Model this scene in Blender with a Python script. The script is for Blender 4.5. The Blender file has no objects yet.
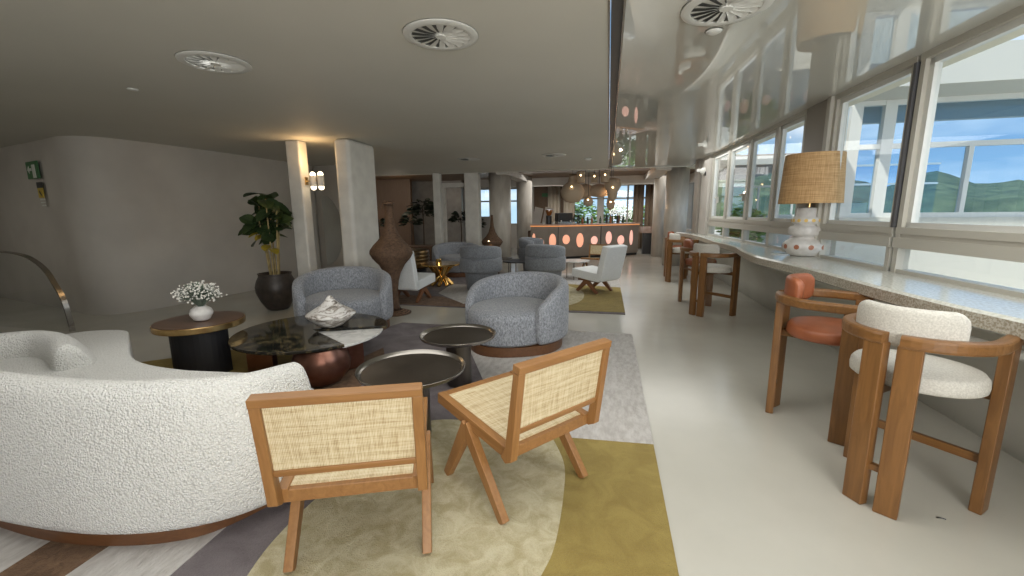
import bpy, math, random
from mathutils import Vector, Matrix
PI = math.pi
R = math.radians
random.seed(7)
S = bpy.context.scene
C = S.collection

# ------------------------------------------------------------------ camera
F_PX = 424.0
EYE = 1.5
PITCH = R(10.03); ROLL = R(-0.5); YAW = math.atan(97/424*math.cos(PITCH))
fw = Vector((-math.sin(YAW)*math.cos(PITCH), math.cos(YAW)*math.cos(PITCH), -math.sin(PITCH)))
rt = Vector((math.cos(YAW), math.sin(YAW), 0))
up = rt.cross(fw)
rt2 = rt*math.cos(ROLL) + up*math.sin(ROLL)
up2 = -rt*math.sin(ROLL) + up*math.cos(ROLL)
cd = bpy.data.cameras.new('camera')
cd.sensor_width = 36; cd.lens = F_PX/1024*36; cd.clip_start = .05; cd.clip_end = 2000
cam = bpy.data.objects.new('camera', cd); C.objects.link(cam)
m = Matrix((rt2, up2, -fw)).transposed().to_4x4(); m.translation = (0, 0, EYE)
cam.matrix_world = m
S.camera = cam

# ------------------------------------------------------------------ view
S.view_settings.view_transform = 'Standard'
S.view_settings.look = 'None'
S.view_settings.gamma = 1
S.view_settings.use_curve_mapping = False
S.view_settings.exposure = 0.3

# ------------------------------------------------------------------ world
W = bpy.data.worlds.new('sky'); S.world = W; W.use_nodes = True
nt = W.node_tree; nt.nodes.clear()
def nn(nt, t, **kw):
    n = nt.nodes.new(t)
    for k, v in kw.items(): setattr(n, k, v)
    return n
out = nn(nt, 'ShaderNodeOutputWorld'); bg = nn(nt, 'ShaderNodeBackground')
tc = nn(nt, 'ShaderNodeTexCoord'); sep = nn(nt, 'ShaderNodeSeparateXYZ')
nt.links.new(tc.outputs['Generated'], sep.inputs[0])
gr = nn(nt, 'ShaderNodeValToRGB'); nt.links.new(sep.outputs['Z'], gr.inputs[0])
e = gr.color_ramp.elements
e[0].position = 0; e[0].color = (.42, .62, .80, 1)
e[1].position = .45; e[1].color = (.15, .31, .54, 1)
q = e.new(.12); q.color = (.27, .45, .66, 1)
mp = nn(nt, 'ShaderNodeMapping'); mp.inputs['Scale'].default_value = (1.3, 1.3, 5)
nt.links.new(tc.outputs['Generated'], mp.inputs[0])
no = nn(nt, 'ShaderNodeTexNoise'); no.inputs['Scale'].default_value = 2.6; no.inputs['Detail'].default_value = 6
nt.links.new(mp.outputs[0], no.inputs['Vector'])
cr = nn(nt, 'ShaderNodeValToRGB'); nt.links.new(no.outputs['Fac'], cr.inputs[0])
cr.color_ramp.elements[0].position = .48; cr.color_ramp.elements[1].position = .72
mx = nn(nt, 'ShaderNodeMix', data_type='RGBA')
nt.links.new(cr.outputs[0], mx.inputs[0]); nt.links.new(gr.outputs[0], mx.inputs[6]); mx.inputs[7].default_value = (.85, .9, .95, 1)
nt.links.new(mx.outputs[2], bg.inputs[0]); bg.inputs[1].default_value = 1.2
nt.links.new(bg.outputs[0], out.inputs[0])

# ------------------------------------------------------------------ sun and added fill
def area(name, loc, target, sx, sy, power, col=(1, 1, 1), spread=PI):
    l = bpy.data.lights.new(name, 'AREA'); l.shape = 'RECTANGLE'; l.size = sx; l.size_y = sy
    l.energy = power; l.color = col; l.spread = spread
    o = bpy.data.objects.new(name, l); C.objects.link(o); o.location = loc
    o.rotation_euler = (Vector(target)-Vector(loc)).to_track_quat('-Z', 'Y').to_euler()
    return o
sl = bpy.data.lights.new('sun', 'SUN'); sl.energy = 4.2; sl.angle = R(1); sl.color = (1, .96, .88)
so = bpy.data.objects.new('sun', sl); C.objects.link(so)
so.rotation_euler = Vector((.45, .35, -.85)).to_track_quat('-Z', 'Y').to_euler()
# unseen fill panels under the ceiling, added to boost the window daylight
area('fill_near', (.9, 2.0, 2.6), (.88, 2.0, .6), 2.2, 9.0, 100, (1, .99, .95))
area('fill_mid', (.9, 9.2, 2.6), (.88, 9.2, .6), 2.2, 5.0, 62, (1, .99, .95))
area('fill_bar', (-.3, 15.3, 2.62), (-.3, 15.0, .6), 5, 3.5, 75, (1, .97, .92))  # added fill facing down over the bar, no fixture there
area('fill_behind', (.6, -2.9, 1.6), (-.9, 3, 1.1), 5, 1.8, 160, (1, .98, .955), R(125))  # added fill behind the camera, no window in that wall

# ------------------------------------------------------------------ mesh helper
class M:
    def __init__(s): s.v = []; s.f = []; s.mi = []; s.cur = 0
    def add(s, vs, fs, T=None):
        b = len(s.v)
        for p in vs:
            p = Vector(p)
            s.v.append(T @ p if T else p)
        for f in fs: s.f.append([b+i for i in f]); s.mi.append(s.cur)
        return s
    def box(s, c, d, rz=0, T=None):
        x, y, z = d[0]/2, d[1]/2, d[2]/2
        A = Matrix.Translation(c) @ Matrix.Rotation(rz, 4, 'Z')
        if T: A = A @ T
        vs = [(a*x, b*y, e*z) for e in (-1, 1) for b in (-1, 1) for a in (-1, 1)]
        return s.add(vs, [(0, 2, 3, 1), (4, 5, 7, 6), (0, 1, 5, 4), (2, 6, 7, 3), (0, 4, 6, 2), (1, 3, 7, 5)], A)
    def loft(s, rings, caps=True, closed=False):
        n = len(rings[0]); vs = [p for r in rings for p in r]; fs = []
        k = len(rings)
        for i in range(k if closed else k-1):
            for j in range(n):
                a = i*n+j; b = i*n+(j+1) % n; c = ((i+1) % k)*n+(j+1) % n; d = ((i+1) % k)*n+j
                fs.append((a, b, c, d))
        if caps and not closed:
            fs.append(tuple(reversed(range(n)))); fs.append(tuple(range((k-1)*n, k*n)))
        return s.add(vs, fs)
    def lathe(s, prof, n=32, c=(0, 0, 0), sx=1, sy=1, caps=True, T=None, rib=0):
        rs = []
        for r, z in prof:
            ring = [Vector((c[0]+max(r*(1+rib*(i % 2)), .0005)*sx*math.cos(2*PI*i/n), c[1]+max(r*(1+rib*(i % 2)), .0005)*sy*math.sin(2*PI*i/n), c[2]+z)) for i in range(n)]
            if T: ring = [T @ p for p in ring]
            rs.append(ring)
        return s.loft(rs, caps)
    def prism(s, poly, z0, z1, T=None):
        r0 = [Vector((x, y, z0)) for x, y in poly]; r1 = [Vector((x, y, z1)) for x, y in poly]
        if T: r0 = [T @ p for p in r0]; r1 = [T @ p for p in r1]
        return s.loft([r0, r1])
    def bar(s, a, b, w, d, upv=(0, 0, 1), w2=None, d2=None):
        a = Vector(a); b = Vector(b); t = (b-a).normalized(); u = Vector(upv)
        if abs(t.dot(u)) > .99: u = Vector((0, 1, 0))
        x = t.cross(u).normalized(); y = x.cross(t)
        w2 = w if w2 is None else w2; d2 = d if d2 is None else d2
        return s.loft([[p+x*i*ww/2+y*j*dd/2 for i, j in ((-1, -1), (1, -1), (1, 1), (-1, 1))] for p, ww, dd in ((a, w, d), (b, w2, d2))])
    def tube(s, pts, r, n=8, closed=False):
        pts = [Vector(p) for p in pts]; rings = []; k = len(pts)
        rr = r if isinstance(r, (list, tuple)) else [r]*k
        t0 = None; nrm = None
        for i, p in enumerate(pts):
            if closed: t = (pts[(i+1) % k]-pts[i-1]).normalized()
            else: t = (pts[min(i+1, k-1)]-pts[max(i-1, 0)]).normalized()
            if nrm is None:
                nrm = t.orthogonal().normalized()
            else:
                nrm = (nrm - t*nrm.dot(t)).normalized()
            b = t.cross(nrm)
            rings.append([p+(nrm*math.cos(2*PI*j/n)+b*math.sin(2*PI*j/n))*rr[i] for j in range(n)])
        return s.loft(rings, not closed, closed)
    def sweep(s, pts, sec, closed=False, caps=True):
        # sec(i,t) -> list of (outward, z) ; path is horizontal, outward = right of travel
        pts = [Vector(p) for p in pts]; k = len(pts); rings = []
        for i, p in enumerate(pts):
            if closed: t = (pts[(i+1) % k]-pts[i-1])
            else: t = (pts[min(i+1, k-1)]-pts[max(i-1, 0)])
            t.z = 0; t.normalize(); o = Vector((t.y, -t.x, 0))
            rings.append([p+o*a+Vector((0, 0, z)) for a, z in sec(i, i/(k-1))])
        return s.loft(rings, caps, closed)
    def ball(s, c, r, n=12, m=8, sc=(1, 1, 1)):
        return s.lathe([(math.sin(PI*i/m)*r, -math.cos(PI*i/m)*r) for i in range(m+1)], n, (0, 0, 0), T=Matrix.Translation(c) @ Matrix.Diagonal((*sc, 1)))
    def build(s, name, mat, parent=None, bevel=0, sub=0, smooth=False, seg=2, loc=None, rz=0):
        me = bpy.data.meshes.new(name); me.from_pydata(s.v, [], s.f)
        for mm in (mat if isinstance(mat, (list, tuple)) else [mat]): me.materials.append(mm)
        for i, p in enumerate(me.polygons):
            p.material_index = s.mi[i]; p.use_smooth = smooth or bevel > 0 or sub > 0
        me.validate(); me.update()
        import bmesh
        bm = bmesh.new(); bm.from_mesh(me); bmesh.ops.recalc_face_normals(bm, faces=bm.faces); bm.to_mesh(me); bm.free()
        o = bpy.data.objects.new(name, me); C.objects.link(o)
        if parent: o.parent = parent
        if loc: o.location = loc
        if rz: o.rotation_euler.z = rz
        if bevel:
            b = o.modifiers.new('bevel', 'BEVEL'); b.width = bevel; b.segments = seg; b.limit_method = 'ANGLE'; b.angle_limit = R(40)
            b.harden_normals = False
        if sub:
            b = o.modifiers.new('sub', 'SUBSURF'); b.levels = sub; b.render_levels = sub
        if (bevel or (smooth and not sub)):
            try:
                w = o.modifiers.new('wn', 'WEIGHTED_NORMAL'); w.keep_sharp = True
            except Exception: pass
        return o

def rbox(w, h, r, n=3):
    """rounded rectangle section centred on 0"""
    pts = []
    for cx, cy, a0 in ((w/2-r, h/2-r, 0), (-w/2+r, h/2-r, 90), (-w/2+r, -h/2+r, 180), (w/2-r, -h/2+r, 270)):
        for i in range(n+1):
            a = R(a0+90*i/n); pts.append((cx+r*math.cos(a), cy+r*math.sin(a)))
    return pts
def spline(pts, n=8, closed=False):
    P = [Vector(p) if len(p) == 3 else Vector((p[0], p[1], 0)) for p in pts]; k = len(P); o = []
    for i in range(k if closed else k-1):
        if closed: a, b, c, d = P[i-1], P[i], P[(i+1) % k], P[(i+2) % k]
        else: a, b, c, d = P[max(i-1, 0)], P[i], P[i+1], P[min(i+2, k-1)]
        for j in range(n):
            t = j/n
            o.append(.5*((2*b)+(c-a)*t+(2*a-5*b+4*c-d)*t*t+(-a+3*b-3*c+d)*t**3))
    if not closed: o.append(P[-1])
    return o
def tag(o, label, cat, group=None, kind=None):
    o['label'] = label; o['category'] = cat
    if group: o['group'] = group
    if kind: o['kind'] = kind
    return o
def thing(name, label, cat, loc=(0, 0, 0), rz=0, group=None):
    o = bpy.data.objects.new(name, None); C.objects.link(o); o.location = loc; o.rotation_euler.z = rz
    o.empty_display_size = .1
    return tag(o, label, cat, group)
def struct(o): o['kind'] = 'structure'; return o
def dup(root, loc, rz, label):
    bpy.context.view_layer.update()
    r = root.copy(); C.objects.link(r); r.location = loc; r.rotation_euler.z = rz; r['label'] = label
    def rec(src, dst):
        for ch in [x for x in src.children]:
            c = ch.copy(); C.objects.link(c); c.parent = dst; rec(ch, c)
    rec(root, r)
    return r
def face(fx, fy): return math.atan2(-fx, fy)

# ------------------------------------------------------------------ materials
def pbr(name, col, rough=.5, metal=0, spec=None, emit=None, es=0, coat=0, ior=None, sheen=0, trans=0):
    m = bpy.data.materials.new(name); m.use_nodes = True
    b = m.node_tree.nodes['Principled BSDF']
    b.inputs['Base Color'].default_value = (*col, 1); b.inputs['Roughness'].default_value = rough
    b.inputs['Metallic'].default_value = metal
    if spec is not None: b.inputs['Specular IOR Level'].default_value = spec
    if emit: b.inputs['Emission Color'].default_value = (*emit, 1); b.inputs['Emission Strength'].default_value = es
    if coat: b.inputs['Coat Weight'].default_value = coat; b.inputs['Coat Roughness'].default_value = .05
    if ior: b.inputs['IOR'].default_value = ior
    if sheen: b.inputs['Sheen Weight'].default_value = sheen
    if trans: b.inputs['Transmission Weight'].default_value = trans
    return m
def coords(m, scale=(1, 1, 1), kind='Object', rot=(0, 0, 0)):
    nt = m.node_tree; t = nn(nt, 'ShaderNodeTexCoord'); p = nn(nt, 'ShaderNodeMapping')
    p.inputs['Scale'].default_value = scale; p.inputs['Rotation'].default_value = rot
    nt.links.new(t.outputs[kind], p.inputs[0]); return p.outputs[0]
def ramp(m, fac, stops):
    r = nn(m.node_tree, 'ShaderNodeValToRGB'); m.node_tree.links.new(fac, r.inputs[0]); e = r.color_ramp.elements
    e[0].position = stops[0][0]; e[0].color = (*stops[0][1], 1); e[1].position = stops[-1][0]; e[1].color = (*stops[-1][1], 1)
    for p, c in stops[1:-1]:
        q = e.new(p); q.color = (*c, 1)
    return r.outputs[0]
def noise(m, vec, scale, detail=4, rough=.5, dist=0):
    n = nn(m.node_tree, 'ShaderNodeTexNoise'); n.inputs['Scale'].default_value = scale; n.inputs['Detail'].default_value = detail
    n.inputs['Roughness'].default_value = rough; n.inputs['Distortion'].default_value = dist
    m.node_tree.links.new(vec, n.inputs['Vector']); return n.outputs['Fac']
def bump(m, h, strength, dist=.01):
    b = nn(m.node_tree, 'ShaderNodeBump'); b.inputs['Strength'].default_value = strength; b.inputs['Distance'].default_value = dist
    m.node_tree.links.new(h, b.inputs['Height'])
    m.node_tree.links.new(b.outputs[0], m.node_tree.nodes['Principled BSDF'].inputs['Normal'])
def setc(m, o): m.node_tree.links.new(o, m.node_tree.nodes['Principled BSDF'].inputs['Base Color'])
def math_(m, op, a, b=None):
    n = nn(m.node_tree, 'ShaderNodeMath', operation=op)
    for i, x in enumerate((a, b)):
        if x is None: continue
        if isinstance(x, (int, float)): n.inputs[i].default_value = x
        else: m.node_tree.links.new(x, n.inputs[i])
    return n.outputs[0]
def noisy(name, c1, c2, scale, rough=.5, metal=0, detail=4, stretch=(1, 1, 1), bs=0, bscale=None, bd=.01, lo=.35, hi=.65, **k):
    m = pbr(name, c1, rough, metal, **k); v = coords(m, stretch); n = noise(m, v, scale, detail)
    setc(m, ramp(m, n, [(lo, c1), (hi, c2)]))
    if bs:
        h = noise(m, coords(m, stretch), bscale or scale, 3); bump(m, h, bs, bd)
    return m
def wood(name, c1, c2, axis=2, rough=.42):
    st = [14, 14, 14]; st[axis] = 1.1
    m = pbr(name, c1, rough); v = coords(m, tuple(st)); n = noise(m, v, 2.2, 6, .6, 1.2)
    setc(m, ramp(m, n, [(.25, c1), (.5, tuple((a+b)/2 for a, b in zip(c1, c2))), (.75, c2)])); bump(m, n, .12, .004)
    return m
MT = {}
MT['floor'] = noisy('floor_resin', (.47, .455, .40), (.55, .535, .475), .8, rough=.2, detail=6, bs=.02, bscale=6, spec=.5)
MT['plaster'] = noisy('plaster', (.50, .475, .43), (.56, .53, .485), 3, rough=.75, bs=.05, bscale=40)
MT['wall'] = noisy('wall_plaster', (.46, .43, .385), (.52, .49, .44), 1.4, rough=.8, bs=.05, bscale=30)
MT['ceil'] = noisy('ceiling_plaster', (.60, .585, .52), (.64, .62, .555), .6, rough=.7)
MT['gloss'] = pbr('stretch_ceiling', (.60, .59, .53), .012, ior=3.6)
MT['gloss2'] = MT['gloss']
MT['pillar'] = noisy('pillar_plaster', (.60, .58, .53), (.68, .66, .60), 5, rough=.7)
MT['travertine'] = noisy('travertine_column', (.48, .44, .38), (.60, .56, .49), 7, rough=.35, detail=8, stretch=(1, 1, .25))
MT['greycol'] = pbr('grey_post', (.30, .27, .23), .5)
MT['whitem'] = pbr('white_aluminium', (.72, .72, .68), .35)
MT['greym'] = pbr('champagne_aluminium', (.50, .48, .42), .4)
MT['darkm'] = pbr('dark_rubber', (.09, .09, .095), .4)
MT['brownw'] = wood('dark_brown_panel', (.10, .055, .03), (.17, .10, .06))
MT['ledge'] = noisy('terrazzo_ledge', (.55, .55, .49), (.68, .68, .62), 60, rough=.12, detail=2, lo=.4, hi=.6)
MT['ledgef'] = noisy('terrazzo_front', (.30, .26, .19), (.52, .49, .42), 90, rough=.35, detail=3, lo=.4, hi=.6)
MT['parapet'] = noisy('parapet_plaster', (.55, .54, .48), (.60, .59, .53), 2, rough=.45)
MT['oak'] = wood('oiled_oak', (.33, .162, .054), (.22, .10, .030), 1)
MT['oakx'] = wood('oiled_oak_cross', (.33, .162, .054), (.22, .10, .030), 0)
MT['oakz'] = wood('oiled_oak_upright', (.33, .162, .054), (.22, .10, .030), 2)
MT['walnut'] = wood('stool_wood', (.25, .118, .036), (.135, .06, .018), 2, .35)
MT['walnuth'] = wood('stool_wood_level', (.25, .118, .036), (.135, .06, .018), 0, .35)
MT['plinth'] = wood('plinth_wood', (.16, .07, .028), (.09, .038, .016), 0, .4)
MT['orange'] = noisy('orange_leather', (.27, .083, .034), (.33, .105, .044), 12, rough=.4, bs=.1, bscale=120)
MT['creamf'] = noisy('cream_weave', (.62, .60, .54), (.48, .46, .41), 130, rough=.95, bs=.5, bscale=170, bd=.004)
MT['whitef'] = noisy('white_upholstery', (.72, .74, .74), (.64, .66, .66), 60, rough=.9, bs=.3, bscale=90)
# boucle
m = pbr('white_boucle', (.80, .79, .75), .95, sheen=.3); v = coords(m)
vo = nn(m.node_tree, 'ShaderNodeTexVoronoi'); vo.inputs['Scale'].default_value = 105; m.node_tree.links.new(v, vo.inputs['Vector'])
wn_ = noise(m, v, 60, 3)
h = math_(m, 'SUBTRACT', wn_, math_(m, 'MULTIPLY', vo.outputs['Distance'], .9)); bump(m, h, .9, .012)
setc(m, ramp(m, vo.outputs['Distance'], [(0, (.82, .815, .78)), (.9, (.62, .61, .57))])); MT['boucle'] = m
# melange
def melange(name, a, b):
    m = pbr(name, a, .9, sheen=.2); v = coords(m, (1, 1, .45)); n = noise(m, v, 75, 3, .7); n2 = noise(m, v, 190, 2)
    s = math_(m, 'ADD', math_(m, 'MULTIPLY', n, .65), math_(m, 'MULTIPLY', n2, .35))
    setc(m, ramp(m, s, [(.40, a), (.60, b)])); bump(m, s, .5, .006); return m
MT['grey'] = melange('grey_melange', (.145, .155, .175), (.36, .375, .40))
MT['greyflat'] = melange('grey_wool', (.135, .145, .16), (.24, .255, .275))
# cane weave
m = pbr('woven_cane', (.7, .58, .36), .6); v = coords(m)
w1 = nn(m.node_tree, 'ShaderNodeTexWave', bands_direction='X'); w1.inputs['Scale'].default_value = 55
w2 = nn(m.node_tree, 'ShaderNodeTexWave', bands_direction='Z'); w2.inputs['Scale'].default_value = 55
w3 = nn(m.node_tree, 'ShaderNodeTexWave', bands_direction='Y'); w3.inputs['Scale'].default_value = 55
for w in (w1, w2, w3): m.node_tree.links.new(v, w.inputs['Vector']); w.inputs['Distortion'].default_value = .6
s = math_(m, 'MULTIPLY', w1.outputs['Fac'], math_(m, 'MAXIMUM', w2.outputs['Fac'], w3.outputs['Fac']))
na = noise(m, coords(m, (90, 6, 6)), 1.5, 3); nb = noise(m, coords(m, (6, 60, 90)), 1.5, 3)
t = math_(m, 'ADD', math_(m, 'MULTIPLY', na, .5), math_(m, 'MULTIPLY', nb, .5))
t2 = math_(m, 'ADD', math_(m, 'MULTIPLY', t, .75), math_(m, 'MULTIPLY', s, .25))
setc(m, ramp(m, t2, [(.30, (.34, .23, .11)), (.45, (.58, .47, .28)), (.62, (.69, .61, .43))])); bump(m, s, .4, .002); MT['cane'] = m
# rugs
def rug(name, a, b, sc=8, fine=None):
    m = pbr(name, a, .95, sheen=.06); v = coords(m); n = noise(m, v, sc, 5, .6, .8); n2 = noise(m, v, 180, 2)
    s = math_(m, 'ADD', math_(m, 'MULTIPLY', n, .8), math_(m, 'MULTIPLY', n2, .2))
    setc(m, ramp(m, s, [(.38, a), (.62, b)])); bump(m, n2, .7, .01); return m
MT['r_purple'] = rug('rug_taupe_pile', (.12, .10, .105), (.20, .175, .18), 3)
MT['r_light'] = noisy('rug_light_loop', (.42, .395, .37), (.54, .52, .495), 30, rough=.95, stretch=(1, .35, 1), bs=.8, bscale=90)
MT['r_olive'] = rug('rug_olive_pile', (.25, .18, .045), (.32, .24, .065), 6)
MT['r_champ'] = rug('rug_champagne_pile', (.40, .34, .19), (.58, .53, .36), 10)
MT['r_brown'] = rug('rug_brown_pile', (.10, .052, .024), (.20, .115, .06), 14)
# metals, stone
MT['tray'] = noisy('dark_steel', (.10, .09, .08), (.15, .135, .12), 9, rough=.3, metal=1, stretch=(1, 1, .2))
MT['traytop'] = noisy('bronzed_tray', (.085, .07, .055), (.13, .11, .09), 3, rough=.38, metal=.8)
MT['rim'] = pbr('brushed_rim', (.36, .34, .31), .25, 1)
MT['copper'] = noisy('aged_copper', (.19, .085, .06), (.28, .14, .10), 6, rough=.3, metal=.85)
MT['brass'] = noisy('brass', (.55, .36, .15), (.65, .45, .2), 10, rough=.28, metal=1)
MT['gold'] = pbr('polished_gold', (.95, .62, .22), .12, 1)
m = pbr('black_marble', (.02, .02, .018), .06, spec=.3); v = coords(m); n = noise(m, v, 4, 8, .65, 2.5)
setc(m, ramp(m, n, [(.42, (.012, .012, .011)), (.52, (.035, .03, .022)), (.56, (.13, .10, .05)), (.60, (.02, .02, .018))])); MT['bmarble'] = m
m = pbr('white_marble', (.8, .79, .75), .15); v = coords(m); n = noise(m, v, 5, 8, .6, 2)
setc(m, ramp(m, n, [(.3, (.45, .44, .42)), (.5, (.70, .69, .66)), (.7, (.76, .75, .72))])); MT['wmarble'] = m
m = pbr('streaked_ceramic', (.7, .68, .64), .35); v = coords(m, (2.5, 2.5, 9)); n = noise(m, v, 2.4, 7, .65, 1.5)
setc(m, ramp(m, n, [(.38, (.10, .085, .07)), (.47, (.36, .32, .28)), (.54, (.68, .66, .63))])); bump(m, n, .3, .01); MT['ceramic'] = m
MT['black'] = pbr('black_lacquer', (.012, .012, .015), .5)
MT['darkwood'] = wood('dark_table_top', (.13, .065, .035), (.075, .038, .022), 0, .3)
MT['pot'] = noisy('bronze_pot', (.03, .024, .02), (.055, .042, .034), 12, rough=.45, bs=.3, bscale=30)
MT['leaf'] = noisy('fig_leaf', (.022, .04, .014), (.045, .075, .022), 9, rough=.4)
MT['yleaf'] = noisy('yellow_leaf', (.50, .36, .04), (.36, .30, .04), 9, rough=.45)
MT['dleaf'] = noisy('dark_leaf', (.010, .018, .010), (.02, .034, .016), 9, rough=.5)
MT['stem'] = noisy('woody_stem', (.30, .22, .10), (.5, .38, .16), 12, rough=.7)
MT['bark'] = pbr('bark', (.07, .045, .03), .8)
MT['vase'] = noisy('white_stone_vase', (.62, .60, .56), (.80, .78, .75), 14, rough=.4)
MT['blossom'] = pbr('dried_white_blossom', (.72, .70, .64), .9)
MT['sage'] = pbr('sage_leaf', (.16, .20, .15), .8)
m = pbr('wicker', (.2, .1, .05), .7); v = coords(m)
w1 = nn(m.node_tree, 'ShaderNodeTexWave', bands_direction='Z'); w1.inputs['Scale'].default_value = 22; w1.inputs['Distortion'].default_value = 3
m.node_tree.links.new(v, w1.inputs['Vector']); n = noise(m, v, 26, 4)
s = math_(m, 'ADD', math_(m, 'MULTIPLY', w1.outputs['Fac'], .4), math_(m, 'MULTIPLY', n, .6))
setc(m, ramp(m, s, [(.35, (.025, .014, .008)), (.62, (.22, .125, .07))])); bump(m, s, .8, .01); MT['wicker'] = m
m = pbr('rattan_pendant', (.3, .2, .1), .7); v = coords(m)
w1 = nn(m.node_tree, 'ShaderNodeTexWave', bands_direction='Z'); w1.inputs['Scale'].default_value = 12; m.node_tree.links.new(v, w1.inputs['Vector'])
setc(m, ramp(m, w1.outputs['Fac'], [(.2, (.22, .15, .09)), (.8, (.68, .55, .40))])); MT['rattan'] = m
m = pbr('raffia_shade', (.55, .34, .14), .85); v1 = coords(m, (60, 60, 2)); v2 = coords(m, (3, 3, 70)); n1 = noise(m, v1, 2, 3); n2 = noise(m, v2, 2, 3)
s = math_(m, 'ADD', math_(m, 'MULTIPLY', n1, .5), math_(m, 'MULTIPLY', n2, .5))
setc(m, ramp(m, s, [(.35, (.36, .20, .08)), (.6, (.60, .38, .18))])); bump(m, s, .4, .005)
MT['raffia'] = m
MT['porcelain'] = noisy('lamp_ceramic', (.60, .58, .55), (.70, .68, .65), 20, rough=.3)
MT['glow'] = pbr('warm_glow', (1, .8, .5), .5, emit=(1, .72, .38), es=6)
MT['globe'] = pbr('globe_glow', (1, .95, .85), .5, emit=(1, .85, .6), es=4)
MT['warmhole'] = pbr('pierced_glaze', (.38, .15, .08), .3)
MT['yellowhole'] = pbr('yellow_glaze', (.75, .52, .16), .3)
MT['mirror'] = pbr('mirror', (.75, .77, .75), .02, 1)
MT['taupebar'] = noisy('bar_front_panel', (.25, .215, .175), (.30, .26, .215), 3, rough=.4)
MT['pinkglow'] = pbr('lit_onyx', (.9, .5, .35), .5, emit=(1, .43, .26), es=.6)
MT['pinkglow2'] = pbr('lit_onyx_pale', (.9, .6, .5), .5, emit=(1, .52, .42), es=.6)
MT['strip'] = pbr('led_strip', (1, .5, .2), .5, emit=(1, .38, .12), es=.55)
MT['pinkstone'] = noisy('pink_stone', (.42, .28, .22), (.52, .38, .31), 8, rough=.25)
MT['curtain'] = pbr('linen_curtain', (.55, .48, .38), .9)
MT['tcurtain'] = pbr('taupe_curtain', (.26, .19, .13), .9)
MT['terr'] = noisy('terrace_concrete', (.50, .49, .43), (.56, .55, .49), 1.5, rough=.9)
MT['soffit'] = pbr('cream_render', (.80, .76, .62), .9)
MT['soffit2'] = pbr('white_render', (.58, .57, .51), .9)
MT['hill'] = noisy('forested_hill', (.05, .08, .045), (.17, .20, .10), .12, rough=1, detail=10)
MT['sea'] = pbr('sea_water', (.05, .12, .2), .3)
MT['leafo'] = noisy('sunlit_leaf', (.16, .32, .07), (.34, .52, .16), 3, rough=.7)
MT['steel'] = pbr('stainless', (.42, .39, .35), .22, 1)
MT['green'] = pbr('sign_green', (.05, .16, .06), .5)
MT['signw'] = pbr('sign_white', (.62, .64, .58), .5)
MT['yellow'] = pbr('sign_yellow', (.55, .40, .05), .5)
MT['lobbywood'] = wood('lobby_wood', (.13, .075, .04), (.18, .11, .06))
MT['palewall'] = noisy('pale_marble_wall', (.30, .28, .25), (.38, .355, .32), 4, rough=.3)
MT['blackp'] = pbr('black_plastic', (.02, .02, .02), .4)
MT['whitep'] = pbr('white_plastic', (.7, .7, .66), .4)
MT['cavity'] = pbr('duct_grey', (.12, .12, .11), .6)
MT['bottle'] = pbr('bottle_glass', (.03, .06, .03), .1)
MT['amber'] = pbr('amber_bottle', (.25, .09, .02), .1)
# window glass: thin sheet, mostly clear with a mirror-like film
def glassm(name, tint=(1, 1, 1), refl=.08):
    m = bpy.data.materials.new(name); m.use_nodes = True; nt = m.node_tree; nt.nodes.clear()
    o = nn(nt, 'ShaderNodeOutputMaterial'); mix = nn(nt, 'ShaderNodeMixShader'); tr = nn(nt, 'ShaderNodeBsdfTransparent'); gl = nn(nt, 'ShaderNodeBsdfGlossy')
    gl.inputs['Roughness'].default_value = .01; tr.inputs[0].default_value = (*tint, 1)
    lw_ = nn(nt, 'ShaderNodeLayerWeight'); lw_.inputs[0].default_value = .5
    pw = nn(nt, 'ShaderNodeMath', operation='POWER'); pw.inputs[1].default_value = 4; nt.links.new(lw_.outputs['Facing'], pw.inputs[0])
    fr = nn(nt, 'ShaderNodeMath', operation='MULTIPLY_ADD'); fr.inputs[1].default_value = .5; fr.inputs[2].default_value = .03; nt.links.new(pw.outputs[0], fr.inputs[0])
    nt.links.new(fr.outputs[0], mix.inputs[0]); nt.links.new(tr.outputs[0], mix.inputs[1]); nt.links.new(gl.outputs[0], mix.inputs[2]); nt.links.new(mix.outputs[0], o.inputs[0])
    return m
MT['glass'] = glassm('clear_glass', (.97, .98, .98))
MT['tglass'] = glassm('tinted_glass', (.75, .86, .95))

# ================================================================== SETTING
H = 2.65
def xw(y): return 2.33 - .03*(y-3.3)
m_ = M(); m_.box((-3, 8, -.05), (18, 24, .1)); struct(m_.build('floor', MT['floor']))
m_ = M(); m_.box((-6.03, 4.4, H+.05), (12, 15.2, .1)); m_.box((-5.95, -2.5, H+.05), (11.8, 1, .1)); struct(m_.build('ceiling', MT['ceil']))
# high gloss stretch ceiling on the window side
m_ = M(); m_.prism([(.06, -3.2), (2.56, -3.2), (2.05, 11.95), (.06, 11.95)], H, H+.1); struct(m_.build('ceiling_right', MT['gloss']))
# dark light-slot between both
m_ = M(); m_.box((.015, 4.4, H+.06), (.07, 15.2, .08)); struct(m_.build('trim_1', MT['darkm']))
m_ = M(); m_.box((.055, 4.4, H+.01), (.012, 15.2, .06)); m_.box((-.03, 4.4, H+.02), (.012, 15.2, .05)); struct(m_.build('trim_2', MT['rim']))
# far ceiling and its beams
m_ = M(); m_.box((-3.5, 15.8, H+.18), (18, 7.6, .1)); struct(m_.build('ceiling_bar', MT['lobbywood']))
m_ = M(); m_.box((-3.5, 12.04, H+.09), (18, .12, .2)); struct(m_.build('trim_3', MT['ceil']))
m_ = M(); m_.box((-1.0, 16.3, H-.02), (8.0, .35, .3)); m_.box((1.4, 14.2, H+.04), (.4, 4.2, .2)); m_.box((-3.0, 14.2, H+.04), (.35, 4.2, .2)); struct(m_.build('trim_4', MT['plaster']))

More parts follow.
